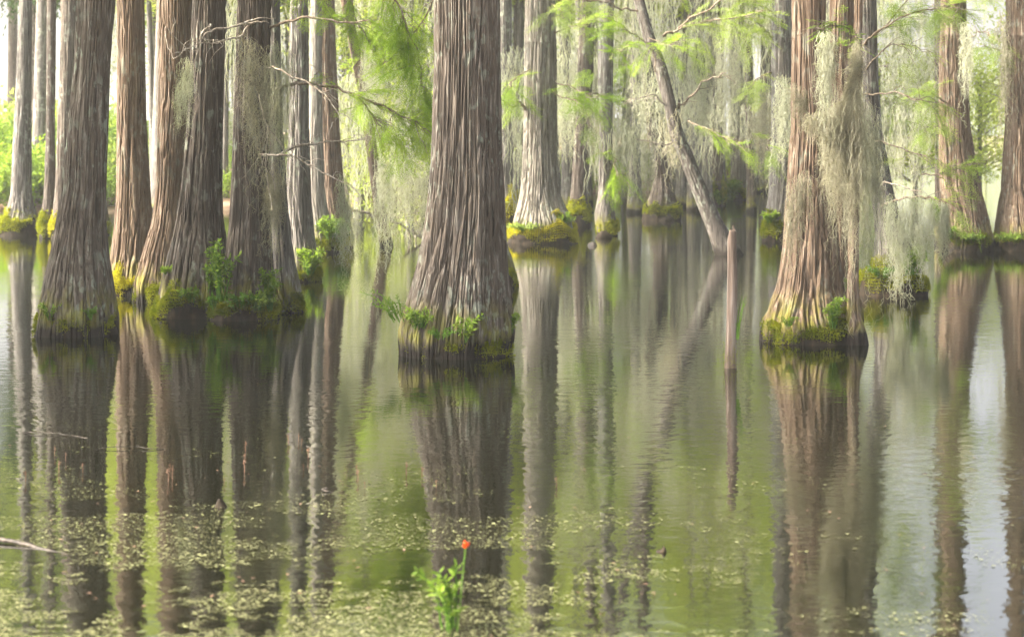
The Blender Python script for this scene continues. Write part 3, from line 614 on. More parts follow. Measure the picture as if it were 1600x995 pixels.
moss_sheet("spanish_moss", "single dangling moss thread over open water", [(571, 392), (575, 395), (579, 398)], 24.5, 14, [70, 76, 60], 216, 'spanish', .004, G2, dy=.04)
moss_sheet("spanish_moss", "pale moss veil hanging over the middle of the dead limb", [(588, 250), (600, 240), (616, 246)], 28.5, 90, [150, 160, 140], 217, 'spanish', .005, G2, dy=.2)
moss_sheet("spanish_moss", "wide pale moss veil just left of the central cypress", [(618, 240), (634, 230), (652, 236), (672, 250)], 28.0, 120, [120, 140, 140, 100], 218, 'spanish', .005, G2, dy=.25)
moss_sheet("spanish_moss", "soft moss haze under the green sprays left of the central cypress", [(566, 60), (590, 70), (620, 90), (660, 110)], 29.0, 90, [120, 160, 150, 120], 219, 'spanish', .005, G2, dy=.5)
G3 = "Spanish moss on the leaning trunk and the trees around it"
for k, (x0, x1, y0, L, Y, n, lab) in enumerate([
    (1036, 1064, 175, 100, 38, 80, "moss beard under the middle of the leaning trunk"),
    (1000, 1020, 215, 110, 44, 50, "moss beard in front of the dark fluted base"),
    (985, 1050, 120, 110, 39, 120, "moss tassels high on the leaning trunk"),
    (870, 900, 120, 130, 44, 80, "moss curtain just right of the gold-lit cypress"),
    (918, 940, 155, 120, 46, 70, "moss curtain left of the grey blurred trunk"),
    (958, 995, 190, 110, 45, 90, "moss curtain left of the dark fluted base"),
    (1070, 1110, 120, 120, 46, 130, "moss curtain right of the leaning trunk"),
    (1120, 1160, 60, 170, 50, 150, "moss curtain between the small brown and the distant pale trunk"),
    (1175, 1205, 140, 140, 48, 120, "moss curtain left of the lichened grey trunk"),
    (1215, 1238, 120, 150, 41, 100, "moss hanging on the lichened grey trunk"),
    (1380, 1460, 60, 150, 40, 190, "moss veil in the gap left of the two-toned cypress"),
    (1500, 1520, 40, 120, 37, 70, "moss string on the face of the two-toned cypress"),
    (1562, 1576, 20, 200, 37, 60, "long pale moss curtain on the left edge of the rightmost cypress"),
    (925, 960, -20, 100, 47, 70, "upper moss curtain right of the gold-lit cypress")]):
    moss_sheet("spanish_moss", lab, [(x0, y0), ((x0 + x1) / 2, y0 - 8), (x1, y0 + 4)], Y, n, [L * .8, L, L * .8], 230 + k, 'spanish' if k % 4 else 'spanishtan', .010, G3, side=2, dy=.5, curl=.03)

# ------------------------------------------------------------------ leafy plants on the mounds
def plant(px, py, Y, h, spread, n, leaf, seed, label, matr='herb', name="leafy_shrub", cat="shrub", lean=0., wd=.30, per=9, flower=False, group=None):
    r = rs(seed); o = P(px, py, Y); T = thing(name, tuple(o), label, cat, group); sb = MB(); lf = MB()
    for i in range(n):
        a = r.rand() * 2 * np.pi; l = h * r.uniform(.5, 1.1); out = spread * r.uniform(.3, 1)
        e = o + [math.cos(a) * out + lean * l, math.sin(a) * out * .8, l]; b = o + [math.cos(a) * out * .35, math.sin(a) * out * .3, r.uniform(-.03, .02)]
        p = crooked([b, (b + e) / 2 + [0, 0, l * .15], e + [math.cos(a) * .03, 0, -l * .1]], 9, h * .012, r)
        tube(sb, p, np.linspace(.004, .0015, 9) * (1 + h), 4)
        m_ = per; q = np.linspace(.2, 1, m_); ii = q * 8; i0 = np.minimum(ii.astype(int), 7); pp = p[i0] + (p[i0 + 1] - p[i0]) * (ii - i0)[:, None]
        tg = unit(p[i0 + 1] - p[i0]); sd = unit(np.cross(tg, r.randn(m_, 3))) ; sd[1::2] *= -1
        for s in (1, -1):
            d = unit(tg * .55 + sd * s + [0, 0, -.15] + r.randn(m_, 3) * .25); w = unit(np.cross(d, np.array([0, 0, 1.]) + r.randn(m_, 3) * .4)); w = unit(np.cross(d, np.cross(w, d)))
            leaves(lf, pp, d, w, leaf * r.uniform(.6, 1.15, m_), leaf * wd * r.uniform(.8, 1.2, m_), .42)
    sb.obj("stem", M['herbdark'], T); lf.obj("foliage", M[matr], T, smooth=False)
    return T
def pl(key, px, py, Y_h, sp, n, leaf, *a, fr=.9, **k):
    t = TREE[key]; k.setdefault('wd', .42); return plant(px, py, t['Y'] - t['r'] * fr, Y_h, sp, int(n * 1.15), leaf * 1.02, *a, **k)
pl('T5', 345, 470, .75, .20, 16, .085, 301, "tall leafy shrub growing left of the shrub-ringed cypress", per=10)
pl('T5', 375, 480, .18, .24, 26, .050, 302, "low round-leaved plant across the front of the shrub-ringed cypress mound", matr='herbdark', fr=.95, name="ground_plant", cat="plant")
pl('T5', 402, 482, .22, .20, 22, .045, 303, "low leafy cushion under the bright bush on the mound's right front", name="ground_plant", cat="plant")
pl('T5', 420, 482, .50, .13, 20, .065, 304, "bright yellow-green bush at the right side of the shrub-ringed cypress", fr=.6, per=11)
pl('T5', 334, 480, .15, .10, 12, .045, 305, "small dark-leaved sprig hanging at the mound's left shoulder", matr='herbdark', name="ground_plant", cat="plant")
pl('T4', 300, 470, .16, .16, 14, .05, 306, "few broad leaves on the wide mossy mound of the right dark stem", name="ground_plant", cat="plant")
pl('T4', 257, 428, .08, .06, 5, .06, 307, "small lone leafy sprig between the close pair of dark cypresses", name="ground_plant", cat="plant", fr=1.0)
pl('T7', 483, 428, .42, .20, 24, .075, 308, "bright bush at the foot of the smooth grey cypress", per=10)
pl('T8', 515, 372, .42, .30, 22, .10, 309, "bright green clump at the foot of the thin pale cypress")
pl('T8', 536, 380, .40, .25, 14, .10, 310, "darker green clump right of the bright one by the thin pale cypress", matr='herbdark')
pl('TC', 655, 512, .20, .20, 26, .045, 311, "leafy cushion on the left shoulder of the central cypress mound", name="ground_plant", cat="plant")
pl('TC', 622, 500, .30, .18, 12, .040, 312, "wispy yellow-green sprig reaching left over the water from the central cypress", lean=-.7, name="ground_plant", cat="plant", fr=.6)
pl('TC', 726, 530, .24, .13, 9, .085, 313, "dark broad-leaved plant on the front of the central cypress mound", matr='herb', name="ground_plant", cat="plant", fr=1.0, wd=.26, lean=.2)
pl('TC', 797, 520, .22, .08, 9, .05, 314, "small bright sprig on the right edge of the central cypress mound", name="ground_plant", cat="plant", fr=.2)
pl('TC', 690, 527, .10, .18, 14, .03, 315, "creeping leaves below the ridged bark of the central cypress", matr='herbdark', name="ground_plant", cat="plant", fr=.98)
pl('T1', 78, 496, .16, .12, 12, .04, 316, "thin green sprigs at the left shoulder of the thick left cypress mound", name="ground_plant", cat="plant")
pl('T1', 140, 496, .12, .08, 9, .035, 317, "tiny sprigs at the right front of the thick left cypress mound", matr='herbdark', name="ground_plant", cat="plant")
pl('T22', 1302, 512, .36, .12, 16, .055, 318, "bright yellow-green plant on the front of the large reddish cypress", name="ground_plant", cat="plant")
pl('T22', 1232, 508, .10, .12, 10, .03, 319, "small leaves at the left front of the large reddish cypress", name="ground_plant", cat="plant")
pl('T22', 1318, 455, .14, .08, 8, .05, 320, "leafy tuft wedged between the reddish trunk and the stem behind it", name="ground_plant", cat="plant", fr=.1)
pl('T24', 1424, 428, .42, .22, 22, .07, 321, "yellow-green bush on the right top of the broad dark mound", per=10)
pl('T24', 1380, 432, .14, .20, 16, .05, 322, "low leaves on the left top of the broad dark mound", matr='herbdark', name="ground_plant", cat="plant")
pl('T12', 884, 352, .30, .18, 12, .08, 323, "small green tuft at the right edge of the yellow moss collar", name="ground_plant", cat="plant", fr=.6)
pl('T12', 820, 360, .14, .4, 26, .07, 324, "golden herb fringe on the left of the yellow moss collar", name="ground_plant", cat="plant", matr='cypy')
pl('T21', 1203, 348, .22, .2, 16, .08, 325, "green tuft at the foot of the lichened grey trunk", name="ground_plant", cat="plant")
pl('T25', 1482, 372, .30, .16, 16, .08, 326, "fern tuft at the left foot of the two-toned cypress", name="fern", cat="fern")
pl('T25', 1520, 376, .16, .30, 20, .07, 327, "low ferns along the front of the two-toned cypress mound", name="fern", cat="fern")
pl('T26', 1580, 376, .16, .30, 18, .07, 328, "low ferns on the mound of the rightmost cypress", name="fern", cat="fern")
pl('T25', 1468, 350, .55, .16, 16, .09, 329, "upright green shrub left of the two-toned cypress", fr=.2)
pl('T19', 1138, 318, .85, .5, 22, .20, 330, "bright grass clump at the left foot of the distant pale trunk", name="grass_clump", cat="grass clump")
pl('T18', 1124, 320, .45, .25, 14, .12, 331, "green cushion plant at the foot of the small brown trunk", name="ground_plant", cat="plant")
pl('T4', 328, 462, .42, .10, 10, .07, 332, "slender green shoots between the dark stem and the shrub-ringed cypress", fr=.8)

# ------------------------------------------------------------------ sharp post with its trailing sprig, knee, stump, log, twigs
Y = depth(575); T = thing("broken_post", (P(1141, 575, Y)[0], Y, 0), "sharp-tipped reddish broken post standing in open water right of centre", "post")
px2m = Y / F; rows, rad = 60, 40; zt = CAMH - (350 - HZ) / F * Y
zz = np.concatenate([[-.5], np.linspace(-.05, zt, rows - 1)]); U, Z = np.meshgrid(np.arange(rad) / rad, zz)
wid = np.interp(zz, [-.5, 0, .25, zt * .93, zt], [11, 10, 8.6, 7.2, 6.6])[:, None] * px2m
top = zt - .12 * np.abs(vn(U * 5, 0 * U, 77, 5) - .2) - .18 * np.clip(-np.cos(U * 2 * np.pi + .6), 0, 1); Z = np.minimum(Z, top + (Z - zt) * .02)
rr = wid * (1 + .16 * (vn(U * 9, Z * 1.2, 78, 9) - .5) + .06 * (vn(U * 20, Z * 6, 79, 20) - .5)) * np.clip((zt + .02 - Z) / .12 + .25, .25, 1)
cx = T.location.x + .02 * np.sin(Z * 1.7) ; v = np.stack([cx + rr * np.cos(U * 2 * np.pi), Y + rr * .8 * np.sin(U * 2 * np.pi), Z], -1)
i = np.arange(rows - 1)[:, None] * rad; j = np.arange(rad)[None]; j2 = (j + 1) % rad
mb = MB(); mb.add(v.reshape(-1, 3), np.stack([i + j, i + j2, i + rad + j2, i + rad + j], -1).reshape(-1, 4))
mb.add(np.vstack([v[-1].mean(0) - [0, 0, .06], v[-1]]), t=[[0, 1 + a, 1 + (a + 1) % rad] for a in range(rad)])
mb.obj("shaft", M['post'], T)
r = rs(5); n = 500; a = r.rand(n) * 2 * np.pi; z = r.beta(1.3, 2.4, n) * .34
tufts(T, "moss", np.stack([T.location.x + np.cos(a) * 9.4 * px2m, Y + np.sin(a) * 7.6 * px2m, z], -1), np.stack([np.cos(a), np.sin(a), 0 * a], -1), 6, M['moss'], (.008, .022), .2, .005)
plant(1152, 528, Y - .02, .40, .06, 5, .022, 340, "thin trailing sprig on the right side of the sharp post", name="ground_plant", cat="plant", lean=.14)

def lump(name, px, py, w, h, seed, label, cat, m='peat', Y=None, ring=False):
    Y = Y or depth(py); r = rs(seed); o = (P(px, py, Y)[0], Y, 0); rad, rows = 28, 12
    U, V = np.meshgrid(np.arange(rad) / rad, np.linspace(0, 1, rows)); W_ = w / F * Y; H_ = h / F * Y
    rr = W_ * np.cos(V * np.pi / 2 * .97) ** .7 * (1 + .5 * (vn(U * 6, V * 4, seed, 6) - .5)); z = -.08 + (H_ + .08) * np.sin(V * np.pi / 2) * (.7 + .5 * vn(U * 3, V * 2, seed + 3, 3))
    v = np.stack([o[0] + rr * np.cos(U * 2 * np.pi), Y + rr * .8 * np.sin(U * 2 * np.pi), z], -1)
    i = np.arange(rows - 1)[:, None] * rad; j = np.arange(rad)[None]; j2 = (j + 1) % rad
    mb = MB(); mb.add(v.reshape(-1, 3), np.stack([i + j, i + j2, i + rad + j2, i + rad + j], -1).reshape(-1, 4))
    return tag(mb.obj(name, M[m], None, o), label, cat)
lump("cypress_knee", 926, 384, 8, 6, 400, "small brown cypress knee just above the water right of the yellow moss collar", "cypress knee", 'wetwood')
lump("root_stump", 345, 792, 15, 9, 401, "rotten dark stump tip among the floating weed at lower left", "stump")
lump("root_stump", 1034, 862, 13, 8, 402, "low dark root tip breaking the surface at the lower middle", "stump")
lump("cypress_knee", 944, 372, 13, 12, 403, "rounded dark knee in front of the grey blurred trunk", "cypress knee", 'peat')
lump("cypress_knee", 790, 448, 14, 26, 404, "mossy knee hugging the back right foot of the central cypress", "cypress knee", 'peat', Y=28.5)

def stick(name, pts, r0, r1, seed, label, cat, m='deadwood', amp=.01):
    w = []
    for x, y in pts:
        Y = depth(y); w.append([(x - 800) / F * Y, Y, .006])
    p = crooked(w, 40, amp, rs(seed)); p[:, 2] = .004 + .012 * np.sin(np.linspace(0, 5, 40)); mb = MB(); tube(mb, p, np.linspace(r0, r1, 40), 8)
    return tag(mb.obj(name, M[m], None, tuple(p[20] * [1, 1, 0])), label, cat)
stick("floating_log", [(-60, 842), (0, 848), (60, 855), (124, 868)], .016, .008, 410, "half-sunk log floating at the lower left edge", "log", 'wetwood', .004)
stick("floating_twig", [(36, 677), (90, 680), (130, 684), (176, 687)], .004, .002, 411, "long pale twig floating left before the dark reflections", "twig", 'wetwood')
stick("floating_twig", [(150, 703), (200, 701), (250, 704), (262, 705)], .003, .0018, 412, "shorter twig floating right of the long pale one", "twig", 'wetwood')
stick("floating_twig", [(505, 766), (525, 767), (536, 768)], .008, .004, 414, "pale bent twig piece in the weed left of the red flower", "twig", 'wetwood')

# vine climbing round the central trunk
t = TREE['TC']; mb = MB(); r = rs(9)
def on_trunk(px, py, out=.02):
    z = CAMH - (py - HZ) / F * (t['Y'] - .25); cx, cy, rr = t['surf'](z); x = (px - 800) / F * (t['Y'] - .25)
    dx = np.clip(x - cx, -rr * .98, rr * .98); return np.array([cx + dx, cy - math.sqrt(max(rr * rr - dx * dx, 0)) - out, z])
for q in range(3):
    p = np.array([on_trunk(x + q * 2, y + q * 3 + r.randn() * 1.0, .022) for x, y in zip(np.linspace(762, 684, 26), np.interp(np.linspace(762, 684, 26), [684, 700, 740, 762], [296, 284, 262, 226]))])
    tube(mb, p, .008 - q * .002, 6)
T = tag(mb.obj("vine", M['twig'], None, tuple(p[0])), "brown rooted vine slanting across the central cypress trunk", "vine")

# red flower and its leafy plant in the foreground
T = plant(712, 985, depth(985), .30, .19, 8, .058, 350, "foreground plant with yellow-green leaves and one red flower at the bottom middle", matr='herb', name="flowering_plant", cat="flower", wd=.30, lean=.05)
o = P(728, 850, depth(985)); st = MB(); tube(st, smooth_path([P(715, 985, depth(985)), P(722, 910, depth(985)), o], 10), .0025, 5); st.obj("stem", M['herbdark'], T)
fb = MB(); r = rs(8); n = 26; d = unit(r.randn(n, 3) * [.35, .35, .1] + [0, 0, 1]); leaves(fb, o + r.randn(n, 3) * .003 - [0, 0, .012], d, unit(np.cross(d, r.randn(n, 3))), .034 * r.uniform(.5, 1, n), .007)
fb.obj("flower", M['petal'], T, smooth=False)

# ------------------------------------------------------------------ floating weed
r = rs(21); duck = MB(); lit = MB()
n = 460000; Yv = 1 / r.uniform(1 / 19.0, 1 / 7.9, n); X = r.uniform(-.29, .29, n) * Yv * 1.0
pyv = HZ + CAMH * F / Yv; pxv = 800 + X / Yv * F
den = np.interp(pyv, [600, 690, 760, 830, 900, 990], [0.0, .08, .24, .40, .52, .60])
side_ = np.interp(pxv, [-100, 500, 760, 1000, 1200, 1400, 1700], [1.0, .92, .72, .62, .36, .22, .18]); den = den * side_
fn = .5 * vn(X * 1.6, Yv * 2.2, 41) + .3 * vn(X * 5.5, Yv * 7, 42) + .2 * vn(X * 17, Yv * 22, 43)
keep = (fn > .70 - .55 * den) & (r.rand(n) < np.clip(den * 1.3 + .02, 0, 1)); X, Yv, pk = X[keep], Yv[keep], pyv[keep]
n = len(X); a = r.rand(n) * 2 * np.pi; d = np.stack([np.cos(a), np.sin(a), r.randn(n) * .06], -1); w = np.stack([-np.sin(a), np.cos(a), r.randn(n) * .06], -1)
s_ = r.lognormal(math.log(.0066), .55, n).clip(.0025, .03)
leaves(duck, np.stack([X, Yv, .004 + r.rand(n) * .003], -1), d, w, s_, s_ * r.uniform(.5, .9, n), .5)
o = duck.obj("duckweed", M['duck'], None, (0, 10, 0), smooth=False); tag(o, "pale yellow-green duckweed specks floating over the near water", "duckweed", kind='stuff')
n = 260; Yv = 1 / r.uniform(1 / 34.0, 1 / 8.2, n); X = r.uniform(-.27, .27, n) * Yv; a = r.rand(n) * 2 * np.pi
k = (vn(X * .8, Yv * .5, 51) > .38); X, Yv, a = X[k], Yv[k], a[k]; n = len(X)
d = np.stack([np.cos(a), np.sin(a), 0 * a], -1); w = np.stack([-np.sin(a), np.cos(a), 0 * a], -1); s_ = r.uniform(.012, .04, n)
leaves(lit, np.stack([X, Yv, .008 + 0 * a], -1), d, w, s_, s_ * .4)
o = lit.obj("floating_leaves", M['litter'], None, (0, 12, 0), smooth=False); tag(o, "dry brown leaf bits scattered over the water between the trees", "floating leaves", kind='stuff')
# reddish shoots poking out of the water
def shoot():
    r = rs(61); T = thing("water_weed_shoot", (0, 0, 0), "", "water weed", "reddish water weed shoots poking out among the reflections"); mb = MB(); fb = MB()
    tube(mb, crooked([(0, 0, -.03), (.004, 0, .03), (.01, 0, .075)], 6, .002, r), .0028, 5); mb.obj("stem", M['litter'], T)
    n = 14; p = np.stack([r.randn(n) * .004 + .008, r.randn(n) * .004, r.uniform(.05, .08, n)], -1); d = unit(r.randn(n, 3) + [0, 0, 1]); leaves(fb, p, d, unit(np.cross(d, r.randn(n, 3))), .013, .006); fb.obj("flower_head", M['litter'], T)
    return T
sh = shoot(); spots = [(85, 712), (92, 738), (130, 738), (266, 735), (269, 748), (383, 705), (382, 720), (383, 738), (451, 693), (466, 690), (471, 695), (482, 716), (558, 740), (570, 763), (634, 742), (659, 746), (682, 762), (264, 752), (40, 752), (102, 720), (350, 758), (560, 752), (870, 760), (474, 735)]
for k, (x, y) in enumerate(spots):
    Y = depth(y); loc = ((x - 800) / F * Y, Y, 0)
    t_ = sh if k == 0 else copy_thing(sh, loc, k * 1.3, .7 + (k * 37 % 10) * .08)
    t_.location = loc; t_.scale = tuple(v * .75 for v in t_.scale); t_['label'] = "small reddish weed shoot standing out of the near water"

# ------------------------------------------------------------------ background: banks, shrubs, forest
def forest_tree(name, H, z0, rad, n, seed, matr, size, clumps, tr, bm, label, group, cone=.3, cname="crown"):
    T = thing(name, (0, 0, 0), label, "tree", group); m_ = MB()
    trunk_mesh(m_, [(0, 0, 0, tr * 1.6), (.8, 0, 0, tr * 1.15), (2.5, .02, 0, tr), (6, .06, 0, tr * .85)], seed, rad=48, dz=.14, H=H * .95, fine_to=6, depth_=.03)
    m_.obj("trunk", BARK[bm], T); crown(T, .06, 0, z0, H, rad, n, seed, M[matr], size, clumps, cone, cname)
    return T
GP = "trees of the wood on the far bank"
protos = [
    forest_tree("cypress_tree", 17, 3.0, 3.0, 5200, 501, 'crownlite', .24, 46, .24, 'pale', "", GP),
    forest_tree("cypress_tree", 20, 4.5, 3.3, 6000, 502, 'crownmid', .26, 50, .30, 'brown', "", GP),
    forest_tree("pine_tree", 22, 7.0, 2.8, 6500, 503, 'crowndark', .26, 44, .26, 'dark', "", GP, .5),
    forest_tree("cypress_tree", 15, 1.8, 2.8, 5200, 504, 'crownlite', .20, 50, .18, 'grey', "", GP),
    forest_tree("broadleaf_tree", 10, .8, 3.0, 6500, 505, 'crownlite', .20, 50, .14, 'dark', "", GP, .1),
    forest_tree("cypress_tree", 7.5, 2.7, 2.8, 6500, 506, 'crownlite', .17, 60, .10, 'grey', "", GP, .1),
]
LAB = ["fresh green feathery tree in the blurred far wood", "tall mid-green cypress in the blurred far wood", "dark pine rising in the blurred far wood",
       "yellow-green cypress with low branches in the blurred far wood", "bushy green tree filling the blurred far bank",
       "low young cypress against the bright open water at the right"]
used = [0] * 6
def put(k, x, y, sc=1.0, rz=None):
    rz = R.rand() * 6.28 if rz is None else rz; z = max(float(ground_h(np.array([x]), np.array([y]))[0]), -1.0) - .1
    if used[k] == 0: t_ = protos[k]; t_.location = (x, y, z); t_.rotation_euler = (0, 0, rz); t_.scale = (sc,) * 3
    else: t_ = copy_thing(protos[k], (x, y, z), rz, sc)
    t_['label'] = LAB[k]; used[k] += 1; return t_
rows_ = [(66, 7.5, .75), (80, 7.0, .8), (98, 6.5, .9)]
for q, (Y, stp, sc) in enumerate(rows_):
    x = -.33 * Y
    while x < .36 * Y:
        xx, yy = x + R.uniform(-1.4, 1.4), Y + R.uniform(-4, 4); px = 800 + xx / yy * F
        x += stp * R.uniform(.75, 1.25)
        if yy < shore(xx) + 1: 
            continue
        if 1370 < px < 1640: continue
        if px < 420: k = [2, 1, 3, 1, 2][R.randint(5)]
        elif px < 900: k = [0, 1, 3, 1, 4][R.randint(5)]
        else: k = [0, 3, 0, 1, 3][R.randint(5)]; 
        if px > 1120 and q == 2: continue
        put(k, xx, yy, sc * R.uniform(.8, 1.15) * (.72 if px > 1130 else 1))
for px, Y, k, sc in [(1372, 70, 5, .8), (1430, 66, 5, .8), (1530, 72, 5, .8), (1640, 58, 5, .9), (1330, 95, 3, .7), (1250, 88, 0, .7), (1700, 90, 1, .7), (1760, 100, 0, .8), (1830, 75, 3, .8), (1900, 95, 0, .9), (1980, 80, 1, .8), (2060, 90, 3, .9), (1440, 260, 4, 1.0), (1540, 240, 4, 1.1), (1585, 280, 4, 1.0), (1500, 220, 3, .8), (1660, 230, 4, 1.1),
                     (-20, 84, 2, .9), (62, 92, 2, 1.0), (118, 80, 2, .85), (160, 96, 2, 1.0), (215, 88, 2, .9), (20, 100, 2, 1.0), (1480, 330, 4, 1.0), (1620, 300, 4, 1.0), (1395, 290, 4, .9),
                     (975, 72, 0, .5), (640, 50, 3, .55), (560, 56, 0, .6), (1300, 58, 3, .5), (900, 78, 4, .55)]:
    put(k, (px - 800) / F * Y, Y, sc)

# thin stems standing in the shallows of the far shore
ts = forest_tree("cypress_tree", 15, 8.0, 1.8, 2200, 510, 'crownlite', .2, 24, .13, 'grey', "thin far trunk standing in the shallows before the wood", "thin trunks in the far shallows")
first = True
for q in range(120):
    Y = R.uniform(57, 84); px = R.uniform(180, 1340); x = (px - 800) / F * Y; sc = R.uniform(.7, 1.4)
    if first: ts.location = (x, Y, 0); first = False; t_ = ts
    else: t_ = copy_thing(ts, (x, Y, 0), R.rand() * 6.28, (sc, sc, R.uniform(.8, 1.1)))
    t_.rotation_euler[0] = R.uniform(-.03, .03); t_.rotation_euler[1] = R.uniform(-.05, .05)
for lab, px, Y, bm in [("pale smooth trunk on the bank right of the leftmost grey-green trunk", 61, 62, 'pale')]:
    t_ = copy_thing(ts, ((px - 800) / F * Y, Y, .1), .4, (1.7, 1.7, 1.0), lab, "single trunks on the left bank")

# far moss curtains
def far_curtain(seed, w, L, n, matr):
    r = rs(seed); mb = MB()
    for i in range(n):
        x = r.uniform(-w / 2, w / 2); strand(mb, np.array([x, r.randn() * .25, -r.rand() * .3]), L * (.4 + .6 * vn(x * 3 + seed, 0., seed)) * r.uniform(.5, 1.1), r, .010, .05, seg=.12)
    return tag(mb.obj("spanish_moss", M[matr], None, (0, 0, 0)), "blurred curtain of pale hanging moss among the far trunks", "hanging moss", "far curtains of Spanish moss")
cur = [far_curtain(601, 1.3, 2.2, 55, 'spanish'), far_curtain(602, 1.0, 3.0, 45, 'spanish'), far_curtain(603, 1.6, 1.7, 60, 'spanish')]
cu = [0, 0, 0]
for q in range(170):
    k = q % 3; Y = R.uniform(44, 82); px = R.uniform(440, 1380) if q % 8 else R.uniform(1380, 1480) if q % 16 else R.uniform(90, 440)
    z = R.uniform(2.2, 8.5) * (1 if px > 440 else 1.1); x = (px - 800) / F * Y
    o = cur[k] if cu[k] == 0 else cur[k].copy()
    if cu[k]: COL.objects.link(o)
    cu[k] += 1; o.location = (x, Y, z); o.rotation_euler = (0, 0, R.uniform(-.5, .5)); s = R.uniform(.7, 1.3); o.scale = (s, s, s)

# shrubs and herbs on the bank
def bush(seed, matr, label, group):
    r = rs(seed); T = thing("bank_shrub", (0, 0, 0), label, "shrub", group); lf = MB(); sb = MB()
    for c in range(22):
        a = r.rand() * 6.28; rr = .9 * math.sqrt(r.rand()); e = np.array([math.cos(a) * rr, math.sin(a) * rr, (1 - rr * rr * .7) * r.uniform(.5, 1.1)])
        tube(sb, smooth_path([(0, 0, -.1), e * [.4, .4, .6], e], 5), .012, 4)
        p = e + r.randn(110, 3) * [.22, .22, .17]; d = unit(r.randn(110, 3) + [0, 0, .3]); leaves(lf, p, d, unit(np.cross(d, r.randn(110, 3))), .13 * r.uniform(.5, 1.4, 110), .05)
    sb.obj("stems", M['twig'], T); lf.obj("foliage", M[matr], T, smooth=False); return T
b0 = bush(701, 'herb', "rounded bright green shrub on the blurred bank", "bright shrubs on the far bank")
b1 = bush(702, 'cypy', "yellow-green shrub on the blurred bank", "yellow-green shrubs on the far bank")
first = [True, True]
def putb(k, px, Y, sc):
    b = (b0, b1)[k]; x = (px - 800) / F * Y; z = max(float(ground_h(np.array([x]), np.array([Y]))[0]), -.05) - .05
    if first[k]: b.location = (x, Y, z); b.scale = (sc,) * 3; first[k] = False
    else: copy_thing(b, (x, Y, z), R.rand() * 6, sc)
for px, Y, sc in [(-20, 57, 1.5), (10, 59, 1.8), (40, 58, 1.6), (70, 60, 1.7), (-10, 64, 2.0), (30, 66, 2.0), (60, 68, 1.8), (95, 62, 1.3), (120, 66, 1.2), (172, 60, 1.0), (168, 70, 1.6), (178, 84, 2.0), (240, 64, .7), (355, 64, .9), (380, 70, 1.2), (610, 78, 1.6), (800, 80, 1.6), (960, 84, 1.4)]:
    putb(0, px, Y, sc)
for px, Y, sc in [(5, 75, 2.2), (50, 78, 2), (150, 72, 1.5), (185, 66, 1.3), (460, 66, 1.5), (520, 72, 1.8), (700, 78, 1.5), (880, 80, 1.8), (1020, 84, 1.6), (1130, 86, 1.8), (1200, 90, 1.5), (1260, 96, 1.5), (355, 80, 2), (290, 86, 1.6), (1330, 110, 2.0)]:
    putb(1, px, Y, sc)
# grass on the bank
gb = MB(); n = 60000; x = R.uniform(-26, 26, n); y = R.uniform(50, 100, n); z = ground_h(x, y); k = (z > -.02) & (vn(x * .35, y * .35, 91) > .55); x, y, z = x[k], y[k], z[k]; n = len(x)
d = unit(np.stack([R.randn(n) * .3, R.randn(n) * .3, np.ones(n)], -1)); leaves(gb, np.stack([x, y, z], -1), d, unit(np.cross(d, R.randn(n, 3))), R.uniform(.12, .4, n), .035)
tag(gb.obj("bank_grass", M['grass'], None, (0, 70, 0), smooth=False), "sunlit grass patches on the far bank", "grass", kind='stuff')

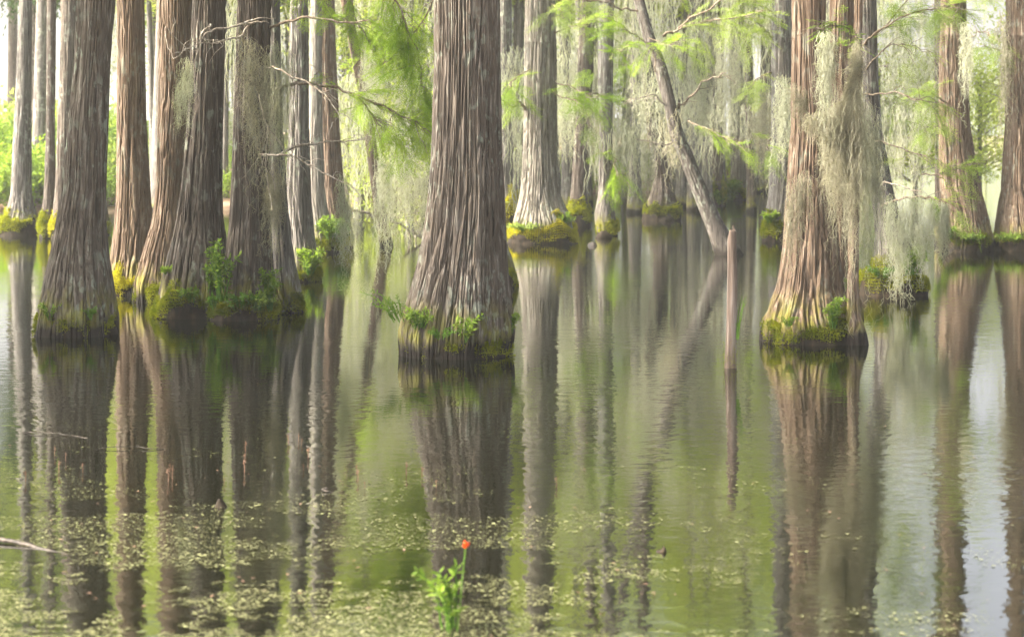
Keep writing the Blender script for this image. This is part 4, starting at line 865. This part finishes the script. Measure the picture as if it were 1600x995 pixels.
# things on the left bank
def box(mb, c, s):
    c = np.array(c, float); s = np.array(s, float) / 2
    v = np.array([[x, y, z] for x in (-1, 1) for y in (-1, 1) for z in (-1, 1)]) * s + c
    mb.add(v, [[0, 1, 3, 2], [4, 6, 7, 5], [0, 4, 5, 1], [2, 3, 7, 6], [0, 2, 6, 4], [1, 5, 7, 3]])
Y = 86; s = Y / F; x = (235 - 800) * s; z0 = float(ground_h(np.array([x]), np.array([Y * 1.]))[0])
T = thing("timber_stand", (x, Y, z0), "small grey timber stand with a flat roof board on the bank behind the trees", "timber stand")
mb = MB(); box(mb, (x, Y, z0 + .95), (.42, .4, .5)); mb.obj("upper_box", M['greyboard'], T, smooth=False)
mb = MB(); box(mb, (x - .03, Y, z0 + .66), (.75, .5, .07)); mb.obj("shelf", M['greyboard'], T, smooth=False)
for q in (-.24, .20):
    mb = MB(); box(mb, (x + q, Y, z0 + .31), (.10, .1, .63)); mb.obj("leg", M['greyboard'], T, smooth=False)
Y = 74; s = Y / F; x = (47 - 800) * s; z0 = float(ground_h(np.array([x]), np.array([Y * 1.]))[0])
T = thing("water_barrel", (x, Y, z0), "blue barrel on the bank between the two leftmost trunks", "barrel")
mb = MB(); tube(mb, [(x, Y, z0 - .02), (x, Y, z0 + .2), (x, Y, z0 + .45), (x, Y, z0 + .7), (x, Y, z0 + .9)], [.2, .235, .245, .235, .2], 24); mb.obj("body", M['blue'], T)
mb = MB(); tube(mb, [(x, Y, z0 + .89), (x, Y, z0 + .93), (x, Y, z0 + .95)], [.205, .2, .01], 24); mb.obj("lid", M['whitepaint'], T)

# trees just outside the left of the view, whose crowns keep the sun off the near trunks
for q, (x, y, k, sc) in enumerate([(-10.5, 19.5, 4, .9), (-14.5, 18.5, 4, 1.1), (-12, 22.0, 4, 1.05), (-15.5, 21.5, 4, 1.2), (-13, 17.0, 1, .65), (-14, 20.0, 1, .65)]):
    if sc: t_ = put(k, x, y, sc); t_.location.z = -.1; t_['label'] = "leafy tree standing in the water beyond the left edge of the view"; t_['group'] = "shading trees left of the view"
for t_ in THINGS:
    if '_o' in t_: del t_['_o']
for o in list(bpy.data.objects):
    if '_o' in o: del o['_o']

mb = MB(); box(mb, (0, 420, 16), (830, 990, 38)); hz = mb.obj("haze", M['bed'], None, (0, 0, 0), smooth=False); tag(hz, "thin pale haze in the air of the swamp", "haze", kind='stuff')
m = bpy.data.materials.new("haze_air"); m.use_nodes = True; nt = m.node_tree; nt.nodes.remove(nt.nodes["Principled BSDF"])
pv = nt.nodes.new("ShaderNodeVolumePrincipled"); pv.inputs['Color'].default_value = (.92, .95, .90, 1); pv.inputs['Density'].default_value = HAZE; pv.inputs['Anisotropy'].default_value = .3
nt.links.new(pv.outputs[0], nt.nodes["Material Output"].inputs['Volume']); hz.data.materials[0] = m
